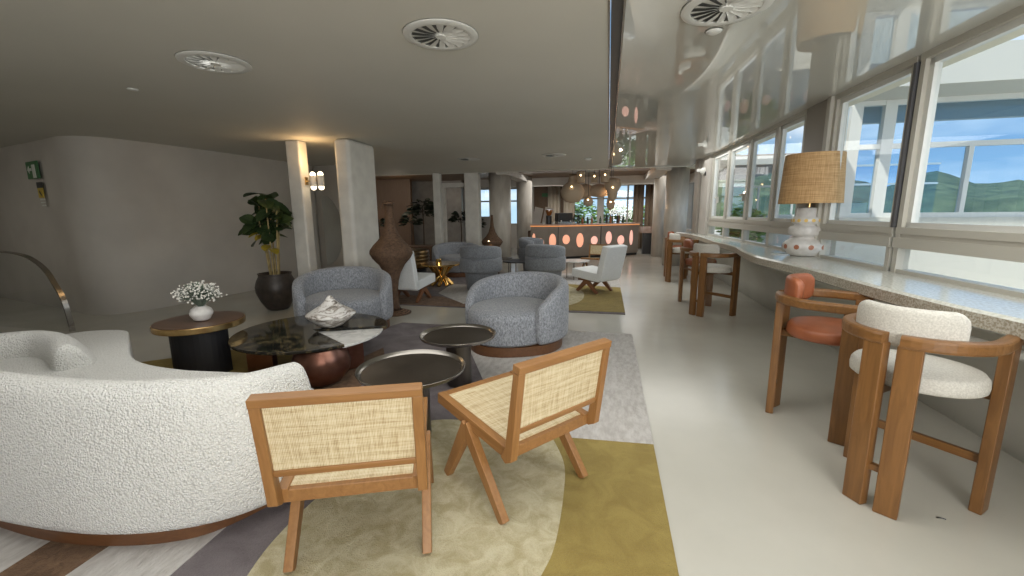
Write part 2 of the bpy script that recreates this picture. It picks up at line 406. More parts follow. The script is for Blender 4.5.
# left curved wall
lw = spline([(-11.5, 5.7), (-10.3, 5.42), (-9.2, 5.18), (-8.3, 4.95), (-7.85, 4.84), (-7.5, 4.88), (-7.28, 5.12), (-7.14, 5.7), (-7.0, 7.0), (-6.95, 8.2), (-6.92, 9.2)], 8)
m_ = M(); m_.sweep(lw, lambda i, t: [(0, 0), (0, H+.02), (-.15, H+.02), (-.15, 0)]); struct(m_.build('wall_left', MT['wall'], smooth=True))
# wall behind the two pillars
m_ = M(); m_.box((-6.28, 9.3, H/2), (1.5, .12, H)); struct(m_.build('wall_hall', MT['wall']))
m_ = M(); m_.box((-11.7, 1.9, H/2), (.12, 10, H)); struct(m_.build('wall_stair', MT['wall']))
m_ = M(); m_.box((-4.6, -3.1, H/2), (14.4, .1, H)); struct(m_.build('wall_front', MT['wall']))

# far wall with openings
MB_ = M()
def wallseg(m_, x0, x1, z0, z1, y=18.0): m_.box(((x0+x1)/2, y, (z0+z1)/2), (x1-x0, .15, z1-z0))
for a in ((-13, -5.6, 0, 2.85), (-4.95, -4.25, 0, 2.85), (-3.6, -2.5, 0, 2.85), (-.42, -.22, 0, 2.85), (1.55, 1.9, 0, 2.85), (3.0, 3.4, 0, 2.85),
          (-5.6, -4.95, 0, 1.3), (-5.6, -4.95, 2.55, 2.85), (-4.25, -3.6, 0, 1.0), (-4.25, -3.6, 2.55, 2.85), (-2.5, 1.55, 0, .8), (-2.5, 1.55, 2.6, 2.85), (1.9, 3.0, 0, .9), (1.9, 3.0, 2.5, 2.85)):
    wallseg(MB_, *a)
struct(MB_.build('wall_back', MT['plaster']))
m_ = M()
for i in range(30):
    x = -3.0+i*.055; m_.box((x, 17.89, 1.35), (.035, .04, 2.5))
m_.box((-2.2, 17.91, 1.35), (1.7, .02, 2.5)); struct(m_.build('trim_5', MT['lobbywood']))
# lobby: back walls seen between the pillars
m_ = M(); m_.box((-9.6, 15.2, 1.4), (4.6, .15, 2.8)); struct(m_.build('wall_lobby', MT['lobbywood']))
m_ = M(); m_.box((-7.0, 16.4, 1.4), (2.6, .15, 2.8)); struct(m_.build('wall_lobby_pale', MT['palewall']))
m_ = M(); m_.box((-13, 11.5, 1.4), (.15, 9, 2.8)); struct(m_.build('wall_side', MT['wall']))

# windows at the far end
def fwin(n, x0, x1, z0, z1, mull):
    w = M()
    for x in [x0]+mull+[x1]: w.box((x, 18, (z0+z1)/2), (.07, .1, z1-z0))
    for z in (z0+.03, z1-.03, z1-.55): w.box(((x0+x1)/2, 18, z), (x1-x0, .1, .06))
    f = struct(w.build('window_%d' % n, MT['greym']))
    g = M(); g.box(((x0+x1)/2, 18, (z0+z1)/2), (x1-x0, .01, z1-z0)); g.build('pane', MT['glass'], f)
fwin(11, -5.6, -4.95, 1.3, 2.55, []); fwin(12, -4.25, -3.6, 1.0, 2.55, []); fwin(13, -2.5, -.42, .8, 2.6, [-1.5]); fwin(14, -.22, 1.55, .8, 2.6, [.75]); fwin(15, 1.9, 3.0, .9, 2.5, [2.4])

# parapet under the ledge, flowing
le = [(2.1, -1.5), (2.02, 0), (1.93, 1.5), (1.86, 2.3), (1.80, 2.7), (1.76, 3.3), (1.74, 4.1), (1.68, 4.8), (1.64, 5.3), (1.70, 6.0), (1.80, 6.7), (1.80, 7.3), (1.77, 7.9), (1.84, 9.0), (1.82, 10.3), (1.66, 11.3)]
lep = spline(le, 6)
rings = []
for p in lep:
    y = p.y; xf = p.x; xb = 2.47
    rings.append([Vector((xb, y, 0)), Vector((xb-.01, y, .25)), Vector((xb-.06, y, .5)), Vector((xb-.2+.0*(xf-xb), y, .7)), Vector((xf+.22, y, .84)), Vector((xf+.06, y, .895)), Vector((xf+.06, y, .90)), Vector((xb+.15, y, .90)), Vector((xb+.15, y, 0))])
m_ = M(); m_.loft(rings); struct(m_.build('wall_right', MT['parapet'], smooth=True))
# ledge slab
rings = []
for p in lep:
    y = p.y; xf = p.x
    rings.append([Vector((xf+.03, y, .90)), Vector((xf, y, .915)), Vector((xf, y, .985)), Vector((xf+.02, y, 1.0)), Vector((xw(y)+.22, y, 1.0)), Vector((xw(y)+.22, y, .90))])
m_ = M(); m_.loft(rings)
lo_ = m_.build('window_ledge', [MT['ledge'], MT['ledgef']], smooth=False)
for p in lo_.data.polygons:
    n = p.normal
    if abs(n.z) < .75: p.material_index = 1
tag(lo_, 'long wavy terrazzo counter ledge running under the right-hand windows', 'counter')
m_ = M(); m_.sweep([(p.x+.13, p.y, .80) for p in lep if p.y < 2.9], lambda i, tt: [(x, z) for x, z in rbox(.03, .05, .01, 1)]); struct(m_.build('trim_9', MT['whitem']))
# window frames
ang = math.atan(.03)
def wb(m_, y0, y1, z0, z1, d=.07, off=0):
    y = (y0+y1)/2; m_.box((xw(y)+off, y, (z0+z1)/2), (d, (y1-y0)/math.cos(ang), z1-z0), rz=ang)
def window(n, y0, y1, sash=None):
    w = M(); wb(w, y0, y1, 2.60, 2.66, .10); wb(w, y0, y1, 1.20, 1.28, .12); wb(w, y0, y1, 1.31, 1.36, .10); wb(w, y0, y1, 1.28, 1.31, .08); wb(w, y0, y1, 1.0, 1.03, .08)
    wb(w, y0, y0+.05, 1.0, 2.62, .09); wb(w, y1-.05, y1, 1.0, 2.62, .09)
    o = struct(w.build('window_%d' % n, MT['greym']))
    s_ = M()
    a, b = y0+.05, y1-.05
    wb(s_, a, b, 1.36, 1.40, .05, .01); wb(s_, a, b, 2.555, 2.60, .05, .01); wb(s_, a, a+.05, 1.36, 2.6, .05, .01); wb(s_, b-.05, b, 1.36, 2.6, .05, .01)
    s_.build('sash', MT['whitem'], o)
    g = M(); wb(g, a+.03, b-.03, 1.38, 2.58, .006, .01); g.build('pane', MT['glass'], o)
    g = M(); wb(g, a, b, 1.03, 1.20, .006, .01); g.build('lower_pane', MT['glass'], o)
    return o
w1_ = window(1, -1.4, 1.2); w2_ = window(2, 1.2, 4.03)
g = M(); wb(g, 4.05, 4.08, 1.36, 2.6, .10, -.01); g.build('gasket', MT['darkm'], w2_)
window(3, 4.07, 5.22)
window(4, 5.8, 6.62); window(5, 6.62, 7.66); window(6, 7.66, 8.75)
w7_ = window(7, 8.75, 9.85)
for yy in (7.72, 9.2):
    g = M(); g.box((xw(yy)-.06, yy, 1.72), (.03, .03, .12)); g.box((xw(yy)-.09, yy+.04, 1.76), (.02, .12, .025)); g.build('window_handle', MT['greym'], w7_)
# wall post between windows, its bracket, and the end of the window run
def post(y0, y1, mat, label, d=.3, off=.0):
    m_ = M(); wb(m_, y0, y1, 1.0, H, d, off); return tag(m_.build('column', mat, bevel=.008), label, 'column')
post(5.22, 5.30, MT['greym'], 'slim cream frame post at the left jamb of the near window', .16)
post(5.32, 5.78, MT['greycol'], 'dark grey rectangular post behind the raffia table lamp', .2, .04)
post(9.87, 10.5, MT['plaster'], 'pale wall pier at the far end of the window run', .2)
post(10.55, 10.95, MT['greycol'], 'dark slender pier beside the round column near the ledge end', .3)
m_ = M(); m_.box((2.75, 14.5, .45), (.15, 7, .9)); m_.box((2.75, 14.5, 2.6), (.15, 7, .3)); m_.box((2.75, 17.0, H/2), (.2, 1.6, H)); struct(m_.build('wall_far_right', MT['plaster']))

# ================================================================== OUTSIDE
m_ = M(); m_.box((9.6, 8, .2), (14, 34, .1)); m_.box((-2.5, 28, -.05), (30, 19.8, .1)); struct(m_.build('trim_6', MT['terr']))
# roof overhang outside the windows
m_ = M(); m_.prism([(2.45, -3), (2.92, -3), (2.42, 13), (2.0, 13)], 2.66, 2.9); struct(m_.build('trim_7', MT['soffit']))
def veranda(x0, x1, y, z0, zr, z1, ztop, posts, lows, label, canopy=True):
    t = thing('glazed_veranda', label, 'veranda', ((x0+x1)/2, y, .25))
    cx = (x0+x1)/2
    a = M(); a.box((0, 0, (z0-.25)/2), (x1-x0, .14, z0-.25)); a.build('low_wall', MT['soffit2'], t)
    if canopy:
        a = M(); a.box((0, -.25, ztop/2+z1/2-.25), (x1-x0, .9, ztop-z1)); a.build('canopy', MT['soffit2'], t)
        f = M(); f.box((0, .3, z1-.36), (x1-x0, .1, .22)); f.build('roller_blind', MT['greym'], t)
    f = M()
    for z, h in ((z0+.03, .06), (zr, .06), (z1-.03, .06)): f.box((0, 0, z-.25), (x1-x0, .08, h))
    f.build('rails', MT['whitem'], t)
    for p in posts: f = M(); f.box((p-cx, 0, (z0+z1)/2-.25), (.13, .10, z1-z0-.01)); f.build('post', MT['whitem'], t)
    for p in lows: f = M(); f.box((p-cx, 0, (z0+zr)/2-.25), (.05, .07, zr-z0)); f.build('mullion', MT['whitem'], t)
    f = M(); f.box((0, .02, (z0+z1)/2-.25), (x1-x0, .008, z1-z0)); f.build('pane', MT['tglass'], t)
veranda(3.0, 9.5, 6.6, 1.40, 2.30, 2.86, 3.25, [3.07, 3.44, 6.5], [4.36, 5.6, 7.6], 'white framed glass veranda seen through the nearest right-hand window')
veranda(4.2, 10.5, 17.0, 1.3, 2.35, 3.0, 3.5, [4.3, 7.4], [5.2, 6.3, 8.8], 'far white framed veranda seen past the table lamp through the windows', False)
# hills and sea
hv = []; hf = []; na_, nr_ = 90, 12
for i in range(na_):
    a = R(78-i*.85)
    for j in range(nr_):
        d = 230+j*22; t = j/(nr_-1)
        hgt = math.sin(t*PI*.5)*(26+15*math.sin(i*.13+1.2)+7*math.sin(i*.31+.5)+3*math.sin(i*.9)+2*random.random())
        hv.append((math.cos(a)*d, math.sin(a)*d, -14+hgt*(1+.022*max(0, i-18))+ (16 if j else 0)))
for i in range(na_-1):
    for j in range(nr_-1):
        b = i*nr_+j; hf.append((b, b+nr_, b+nr_+1, b+1))
m_ = M(); m_.add(hv, hf); tag(m_.build('hill', MT['hill'], smooth=True), 'green forested hillside beyond the terrace windows', 'hill')
m_ = M(); m_.box((150, 230, -15), (900, 700, .5)); struct(m_.build('sea', MT['sea']))
# shrubs outside the bar windows
def bush(x, y, z, r, n, label, mat='leafo'):
    m_ = M()
    for i in range(n):
        a = random.uniform(0, 2*PI); b = random.uniform(-1, 1); rr = r*random.uniform(.5, 1)
        p = Vector((x+rr*math.cos(a)*math.sqrt(1-b*b)*1.1, y+rr*math.sin(a)*math.sqrt(1-b*b)*.6, z+r+rr*b))
        s_ = random.uniform(.08, .16); T = Matrix.Translation(p) @ Matrix.Rotation(random.uniform(0, 6), 4, 'Z') @ Matrix.Rotation(random.uniform(-1, 1), 4, 'X')
        m_.add([(-s_, 0, 0), (0, -s_*.45, .02), (s_, 0, 0), (0, s_*.45, .02)], [(0, 1, 2, 3)], T)
    m_.tube([(x, y, .0), (x, y, z+r)], .05, 6)
    tag(m_.build('garden_bush', MT[mat]), label, 'bush', 'garden bushes outside the bar windows')
for x, y, z, r, lb in ((-2.0, 20.0, .2, .9, 'leafy green bush outside the left pane behind the bar'), (-1.3, 22.3, .2, 1.0, 'green bush left of the central mullion behind the bar'),
                       (.2, 20.4, .1, .9, 'pale green bush right of the central mullion behind the bar'), (1.5, 22.0, .2, .8, 'bush outside the right-hand pane behind the bar'),
                       (2.5, 19.8, .4, .8, 'green bush seen in the slit by the round column'), (4.3, 15.2, .25, .7, 'green shrub outside the narrow opening at the ledge end')):
    bush(x, y, z, r, 900, lb)

# ================================================================== COLUMNS
def rcol(x, y, r, label, top=H+.12, mat='travertine'):
    m_ = M(); m_.lathe([(r, 0), (r, top)], 48, (0, 0, 0)); tag(m_.build('round_column', MT[mat], smooth=True, loc=(x, y, 0)), label, 'column')
rcol(-3.22, 12.75, .33, 'thick round stone column left of the bar, behind the wicker lamp')
rcol(-2.98, 15.4, .28, 'round stone column just left of the bar, further back')
rcol(1.84, 12.75, .30, 'thick round stone column at the right end of the glossy ceiling')
rcol(1.66, 15.2, .20, 'slimmer round stone column at the right end of the bar')
def pil(x0, x1, y0, y1, label, r=.03):
    m_ = M(); m_.box(((x0+x1)/2, (y0+y1)/2, H/2), (x1-x0, y1-y0, H)); tag(m_.build('square_pillar', MT['pillar'], bevel=r, seg=4), label, 'pillar')
pil(-4.99, -4.74, 6.0, 6.2, 'slim white pillar beside the potted fig plant')
pil(-4.18, -3.92, 6.06, 6.85, 'wide white pillar behind the wicker floor lamp', .06)
pil(-4.97, -4.76, 11.75, 11.95, 'slim far white pillar left of the lobby doorway')
pil(-4.10, -3.68, 12.0, 12.3, 'far white pillar right of the lobby doorway')

# ================================================================== RUGS
def rugmesh(pol, patches, label, z=.014):
    m_ = M(); m_.prism(pol, .001, z); mats = [MT['r_purple']]
    for k, (mt, pp, dz) in enumerate(patches):
        mats.append(MT[mt]); m_.cur = k+1; m_.prism(pp, .002, z+dz)
    tag(m_.build('area_rug', mats), label, 'rug')
def sp2(pts, n=6): return [(p.x, p.y) for p in spline(pts, n)]
arc_in = sp2([(-.33, 2.63), (-.22, 2.35), (-.19, 2.09), (-.19, 1.71), (-.23, 1.5), (-.36, 1.1), (-.6, .6), (-.95, .2)])
patches = [
    ('r_light', [(.33, 2.66), (.33, 5.25), (-2.1, 5.25), (-1.38, 4.14), (-1.0, 3.36), (-.81, 3.10), (-.33, 2.63)], .004),
    ('r_olive', [(.33, 0), (.33, 2.66)]+arc_in+[(-1.1, 0)], .005),
    ('r_champ', arc_in+sp2([(-1.2, .6), (-1.41, 1.2), (-1.47, 1.51), (-1.45, 1.9), (-1.36, 2.4), (-1.22, 2.66), (-.88, 2.72), (-.33, 2.63)]), .006),
    ('r_light', [(-1.72, .3), (-1.75, 1.2), (-1.78, 1.9), (-2.16, 2.6), (-2.18, 1.22), (-2.16, .3)], .004),
    ('r_brown', [(-2.16, .3), (-2.18, 1.22), (-2.16, 2.6), (-2.14, 3.04), (-1.95, 3.4), (-2.43, 4.16), (-2.55, 3.4), (-2.48, 1.19), (-2.4, .3)], .005),
    ('r_light', [(-2.4, .3), (-2.48, 1.19), (-2.5, 2.2), (-3.4, 2.2), (-3.4, .3)], .004),
    ('r_olive', [(-4.7, 2.4), (-4.7, 3.2), (-4.1, 3.72), (-3.8, 3.95), (-3.4, 3.9), (-2.9, 3.3), (-2.9, 2.4)], .005),
]
rugmesh([(.33, 0), (.33, 5.25), (-2.75, 5.25), (-3.0, 4.45), (-3.8, 3.95), (-4.1, 3.72), (-4.7, 3.2), (-4.7, 0)], patches, 'large patchwork rug in olive, champagne, brown and grey under the near seating')
patches = [
    ('r_light', [(.28, 8.6), (.28, 10.4), (-1.6, 10.4), (-1.0, 8.9)], .004),
    ('r_olive', [(.29, 6.42), (.28, 8.6), (-1.0, 8.9), (-.45, 8.0), (-.5, 7.2), (-.9, 6.42)], .005),
    ('r_champ', sp2([(-.9, 6.42), (-.5, 6.9), (-.38, 7.5), (-.5, 8.2), (-1.0, 8.8), (-1.6, 8.2), (-1.7, 6.9), (-1.5, 6.42)]), .006),
    ('r_light', [(-2.3, 6.55), (-1.9, 7.4), (-2.2, 8.4), (-3.2, 8.4), (-3.1, 7.4)], .006),
    ('r_brown', [(-4.1, 6.35), (-1.7, 6.35), (-1.8, 7.3), (-2.3, 6.6), (-2.9, 7.1), (-4.1, 7.1)], .004),
]
rugmesh([(.29, 6.34), (.27, 10.4), (-4.6, 10.4), (-4.2, 6.34)], patches, 'second patchwork rug with olive corner under the farther seating group')

# ================================================================== SOFA
t = thing('curved_sofa', 'large curved white boucle sofa on a low brown wooden plinth, seen from behind', 'sofa', (-2.6, 2.0, .02))
O = Vector((2.6, -2.0, 0))
bk = spline([(-1.62, 1.92), (-1.69, 1.66), (-1.86, 1.48), (-2.2, 1.36), (-2.7, 1.33), (-3.3, 1.36), (-3.95, 1.42), (-4.4, 1.65), (-4.5, 2.05), (-4.25, 2.28), (-3.88, 2.22), (-3.52, 2.04)], 8)
bk = [p+O for p in bk]
K = len(bk)
def bsec(i, tt):
    # outward is on the left of this path (path runs clockwise seen from above -> outward negative)
    e_ = min(1, .72+min(i, K-1-i)*.10); ht = (.735 if tt < .45 else .735-.105*min(1, (tt-.45)/.2)) - .05*max(0, 1-tt/.2)
    ps = [(.13, .06), (.145, .09), (.15, .28), (.12, .48), (.07, ht-.08), (.03, ht-.01), (-.045, ht+.005), (-.10, ht-.02), (-.12, ht-.12), (-.125, .38), (-.12, .08)]
    return [((-a)*e_, z) for a, z in ps]
m_ = M(); m_.sweep(bk, bsec)
m_.build('backrest', MT['boucle'], t, sub=1)
seat = spline([(-1.66, 2.1), (-1.72, 1.75), (-1.9, 1.5), (-2.3, 1.4), (-2.9, 1.38), (-3.6, 1.45), (-4.2, 1.8), (-4.75, 2.4), (-4.80, 2.82), (-4.42, 2.97), (-4.0, 2.72), (-3.35, 2.3), (-2.7, 2.2), (-2.1, 2.25)], 6, True)
seat = [p+O for p in seat]
cen = sum(seat, Vector())/len(seat)
def inset(k, z): return [Vector((cen.x+(p.x-cen.x)*k, cen.y+(p.y-cen.y)*k, z)) for p in seat]
m_ = M(); m_.loft([inset(.97, .09), inset(1, .14), inset(1.0, .36), inset(.975, .42), inset(.93, .445), inset(.5, .46)])
m_.build('seat', MT['boucle'], t, smooth=True)
pl = []
base = spline([(-1.60, 2.08), (-1.62, 1.78), (-1.76, 1.46), (-1.93, 1.33), (-2.2, 1.25), (-2.5, 1.22), (-2.85, 1.235), (-3.4, 1.28), (-4.0, 1.44), (-4.4, 1.8), (-4.62, 2.4), (-4.66, 2.85), (-4.3, 2.96), (-3.85, 2.7), (-3.3, 2.28), (-2.7, 2.16), (-2.1, 2.2)], 6, True)
m_ = M(); m_.loft([[p+O+Vector((0, 0, z)) for p in base] for z in (0, .075)])
m_.build('plinth', MT['plinth'], t)

# ================================================================== CANE LOUNGE CHAIRS
def cane_chair(label, upholstered=False, name='cane_lounge_chair'):
    t = thing(name, label, 'chair', group='low cane lounge chairs' if not upholstered else 'white upholstered lounge chairs')
    wd = MT['oak']; W2 = .285
    if not upholstered:
        for s_ in (-1, 1):
            x = s_*W2
            m_ = M(); m_.bar((x, .32, .39), (x, .0, 0), .045, .075, (0, 1, 0), .04, .045)
            m_.build('leg', MT['oakz'], t, bevel=.004)
            m_ = M(); m_.bar((x, .30, .39), (x, .53, 0), .045, .075, (0, 1, 0), .04, .045)
            m_.build('leg', MT['oakz'], t, bevel=.004)
            m_ = M(); m_.prism([(-.035, .34), (-.08, .365), (-.140, .80), (-.10, .80), (-.035, .42), (.0, .36)], -.02, .02, Matrix.Translation((s_*.285, 0, 0)) @ Matrix(((0, 0, 1, 0), (1, 0, 0, 0), (0, 1, 0, 0), (0, 0, 0, 1))))
            m_.build('back_stile', MT['oakz'], t, bevel=.004)
        m_ = M()
        m_.bar((-.305, -.122, .82), (.305, -.122, .82), .05, .036, (0, -.15, 1)); m_.build('top_rail', MT['oakx'], t, bevel=.004)
        m_ = M(); m_.bar((-.27, -.068, .505), (.27, -.068, .505), .035, .028, (0, -.15, 1)); m_.build('lower_rail', MT['oakx'], t, bevel=.004)
        m_ = M(); m_.add([(-.27, -.064, .515), (.27, -.064, .515), (.27, -.108, .80), (-.27, -.108, .80), (-.27, -.08, .513), (.27, -.08, .513), (.27, -.124, .798), (-.27, -.124, .798)],
                         [(0, 1, 2, 3), (7, 6, 5, 4), (0, 4, 5, 1), (1, 5, 6, 2), (2, 6, 7, 3), (3, 7, 4, 0)])
        m_.build('cane_back', MT['cane'], t)
        m_ = M(); m_.bar((-.28, .60, .432), (.28, .60, .432), .055, .045, (0, 0, 1)); m_.bar((-.28, -.01, .368), (.28, -.01, .368), .035, .055, (0, 0, 1))
        for s_ in (-1, 1): m_.bar((s_*.265, -.03, .375), (s_*.265, .62, .432), .045, .06, (0, 0, 1))
        m_.build('seat_frame', MT['oak'], t, bevel=.004)
        m_ = M(); m_.add([(-.25, .0, .40), (.25, .0, .40), (.25, .58, .452), (-.25, .58, .452), (-.25, .0, .385), (.25, .0, .385), (.25, .58, .437), (-.25, .58, .437)],
                         [(0, 1, 2, 3), (7, 6, 5, 4), (0, 4, 5, 1), (1, 5, 6, 2), (2, 6, 7, 3), (3, 7, 4, 0)])
        m_.build('cane_seat', MT['cane'], t)
    else:
        for s_ in (-1, 1):
            x = s_*.22
            for a, b in ((.30, .02), (.24, .50)):
                m_ = M(); m_.bar((x, a, .25), (x, b, 0), .045, .10, (0, 1, 0), .04, .05); m_.build('leg', MT['plinthz'], t, bevel=.005)
        m_ = M(); m_.box((0, .25, .235), (.5, .42, .04)); m_.build('seat_frame', MT['plinth'], t, bevel=.004)
        m_ = M(); m_.box((0, .25, .33), (.60, .66, .16), T=Matrix.Rotation(R(5), 4, 'X')); m_.build('seat', MT['whitef'], t, bevel=.02, seg=3)
        m_ = M(); m_.box((0, -.12, .57), (.60, .13, .64), T=Matrix.Rotation(R(13), 4, 'X')); m_.build('backrest', MT['whitef'], t, bevel=.02, seg=3)
    return t
MT['plinthz'] = wood('leg_wood', (.23, .10, .045), (.14, .06, .025), 2, .4)
c1 = cane_chair('oak and cane lounge chair right beside the white sofa, seen from behind')
c1.location = (-1.0, 1.41, .022); c1.rotation_euler.z = R(22)
dup(c1, (-.268, 1.99, .022), R(51.4), 'oak and cane lounge chair on the champagne rug patch, turned toward the tray tables')
w1c = cane_chair('white upholstered lounge chair behind the wicker floor lamp, its back to the camera', True, 'upholstered_chair')
w1c.location = (-3.33, 6.48, .022); w1c.rotation_euler.z = face(.08, 1)
dup(w1c, (-.01, 7.98, .022), face(-.8, .6), 'white upholstered lounge chair on the olive rug corner, back to the window aisle')

# ================================================================== TUB CHAIRS
def tub(label):
    t = thing('tub_armchair', label, 'armchair', group='grey curved tub armchairs')
    ro = .56
    path = []; N = 36
    for i in range(N+1):
        a = R(-32 + (244)*i/N); path.append(Vector((ro*.90*math.cos(a), ro*.92*-math.sin(a)*1.0, 0)))
    # local: back is -y, opening +y
    def sec(i, tt):
        c = abs(tt-.5)*2
        hh = .745-.155*c**2-.11*max(0, (c-.72)/.28)**1.5
        e_ = 1 if c < .93 else .8
        return [(x*e_, (.105+hh)/2+z*1.0) for x, z in rbox(.13, hh-.105, .06, 3)]
    m_ = M(); m_.sweep(path, sec); m_.build('shell', MT['grey'], t, sub=1)
    def outl(k, z):
        r_ = []
        for i in range(48):
            a = 2*PI*i/48; r0 = .455
            x = r0*math.cos(a); y = r0*math.sin(a)
            if y > 0: y = y*1.22+.035*math.cos(a*2+PI)*0
            r_.append(Vector((x*k, y*k+.02, z)))
        return r_
    m_ = M(); m_.loft([outl(.98, .105), outl(1, .13), outl(1, .36), outl(.985, .405), outl(.94, .435), outl(.8, .455), outl(.4, .465)])
    m_.build('seat', MT['grey'], t, smooth=True)
    m_ = M()
    rr = []
    for z in (0, .1):
        ring = []
        for i in range(64):
            a = 2*PI*i/64; x = .515*math.cos(a); y = .515*math.sin(a)
            if y > 0: y *= 1.0+.08*math.cos(3*(a-PI/2))
            ring.append(Vector((x, y+.02, z)))
        rr.append(ring)
    m_.loft(rr); m_.build('plinth', MT['plinth'], t)
    return t
a2 = tub('grey tub armchair behind the cane chair, its right side toward the window')
a2.scale = (1.07, 1.05, 1.02); a2.location = (-1.01, 4.66, .021); a2.rotation_euler.z = face(-.38, -.92)
dup(a2, (-3.34, 4.84, .021), face(.5, -.86), 'grey tub armchair in front of the two white pillars')
dup(a2, (-3.62, 9.9, .021), face(.4, -.9), 'far grey tub armchair beside the gold table')

# barrel chairs with a tucked back
def barrel(label):
    t = thing('barrel_chair', label, 'armchair', group='smooth grey barrel chairs')
    m_ = M(); m_.lathe([(.25, .0), (.265, .03), (.28, .20), (.295, .32), (.29, .33)], 40); m_.build('base', MT['greyflat'], t, smooth=True)
    m_ = M(); m_.lathe([(.27, .36), (.30, .38), (.30, .43), (.27, .455), (.15, .465), (.02, .468)], 40, (0, .04, 0)); m_.build('seat', MT['greyflat'], t, smooth=True)
    for z0, z1, cr in ((.31, .58, 1), (.555, .80, 1)):
        path = []; N = 32
        for i in range(N+1):
            a = R(-15+210*i/N); path.append(Vector((.325*math.cos(a), -.325*math.sin(a), 0)))
        def sec(i, tt):
            c = abs(tt-.5)*2; k = 1-.35*max(0, (c-.85)/.15)
            zz0 = z0 + (.0 if z0 < .5 else -.02*min(1, max(0, (c-.35)/.2))); zz1 = z1 + (.02*min(1, max(0, (c-.35)/.2)) if z0 < .5 else -.06*c*c)
            return [(x*k + (.01 if z0 < .5 else .02), (zz0+zz1)/2+z) for x, z in rbox(.13, zz1-zz0, .06, 3)]
        m_ = M(); m_.sweep(path, sec); m_.build('back_roll', MT['greyflat'], t, sub=1)
    return t
b1 = barrel('grey barrel armchair with slit back, left of the tub armchair')
b1.scale = (1.12, 1.12, 1.10); b1.location = (-2.42, 8.0, .022); b1.rotation_euler.z = face(-.1, 1)
dup(b1, (-1.2, 8.45, .022), face(.25, .97), 'grey barrel armchair with slit back, between tub chair and white chair')
dup(b1, (-1.74, 10.4, .022), face(1, -.2), 'darker grey barrel armchair just in front of the bar')
dup(c1, (-.26, 11.3, 0), face(-.35, -.94), 'small far cane lounge chair facing the camera below the lit bar').scale = (.8, .8, .8)

# ================================================================== STOOLS
def stool(label, pad, first=True):
    t = thing('bar_stool', label, 'stool', group='wooden armchair-style counter stools')
    rr = .285
    for s_ in (-1, 1):
        m_ = M(); m_.box((s_*.066, -.272, .435), (.095, .05, .87), rz=s_*R(13)); m_.build('rear_leg', MT['walnut'], t, bevel=.006)
        m_ = M(); m_.box((s_*.275, .17, .435), (.05, .095, .87)); m_.build('front_leg', MT['walnut'], t, bevel=.006)
        path = [Vector((s_*.275, .22, .89)), Vector((s_*.283, .12, .89))]
        for i in range(13):
            a = R(0 + (84)*i/12); path.append(Vector((s_*.287*math.cos(a), -.287*math.sin(a)+.0, .89)))
        if s_ < 0: path = path[::-1]
        m_ = M(); m_.sweep(path, lambda i, tt: [(x, z) for x, z in rbox(.055, .062, .014, 2)]); m_.build('arm_rail', MT['walnuth'], t, bevel=0, smooth=False)
    m_ = M(); m_.bar((-.25, .17, .27), (.25, .17, .27), .028, .045); m_.build('footrest', MT['walnuth'], t, bevel=.004)
    m_ = M(); m_.bar((-.25, .17, .61), (.25, .17, .61), .03, .05); m_.build('seat_rail', MT['walnuth'], t); m_ = M(); m_.bar((-.04, -.26, .62), (-.04, .17, .61), .03, .04); m_.bar((.04, -.26, .62), (.04, .17, .61), .03, .04); m_.box((0, .16, .61), (.12, .02, .03)); m_.build('seat_rail', MT['walnuth'], t); m_ = M(); m_.bar((-.02, -.272, .22), (.02, -.272, .22), .03, .03); m_.build('leg_spacer', MT['walnuth'], t)
    def ol(k, z):
        return [Vector((.262*k*math.cos(2*PI*i/40), (.235*math.sin(2*PI*i/40))*k*(1 if math.sin(2*PI*i/40) < 0 else 1.0)+.015, z)) for i in range(40)]
    m_ = M(); m_.loft([ol(.97, .635), ol(1.02, .645), ol(1.03, .67), ol(1.015, .70), ol(.96, .72), ol(.6, .735), ol(.2, .738)]); m_.build('seat', MT[pad], t, smooth=True)
    path = []
    for i in range(17):
        a = R(32+116*i/16); path.append(Vector((.235*math.cos(a), -.235*math.sin(a), .945)))
    def sec(i, tt):
        c = abs(tt-.5)*2; k = 1-.4*max(0, (c-.8)/.2)**2
        return [(x, z*k) for x, z in rbox(.06, .20, .028, 3)]
    m_ = M(); m_.sweep(path, sec); m_.build('back_pad', MT[pad], t, sub=1)
    return t
sA = stool('wooden counter stool with cream fabric pads nearest the camera', 'creamf')
sA.location = (1.56, 2.48, 0); sA.rotation_euler.z = face(.76, .65)
sB = stool('wooden counter stool with orange leather pads beside the nearest cream stool', 'orange')
sB.location = (1.505, 3.28, 0); sB.rotation_euler.z = face(.85, -.53)
dup(sA, (1.50, 6.66, 0), face(.75, .66), 'cream-padded counter stool standing below the table lamp, third along the ledge')
dup(sB, (1.50, 7.5, 0), face(.97, -.2), 'orange leather counter stool directly behind the cream one by the ledge curve')
dup(sA, (1.56, 9.7, 0), face(.97, .25), 'far cream-padded counter stool next to the last one along the ledge')
dup(sB, (1.62, 10.45, 0), face(.97, -.2), 'farthest orange leather counter stool at the end of the ledge')

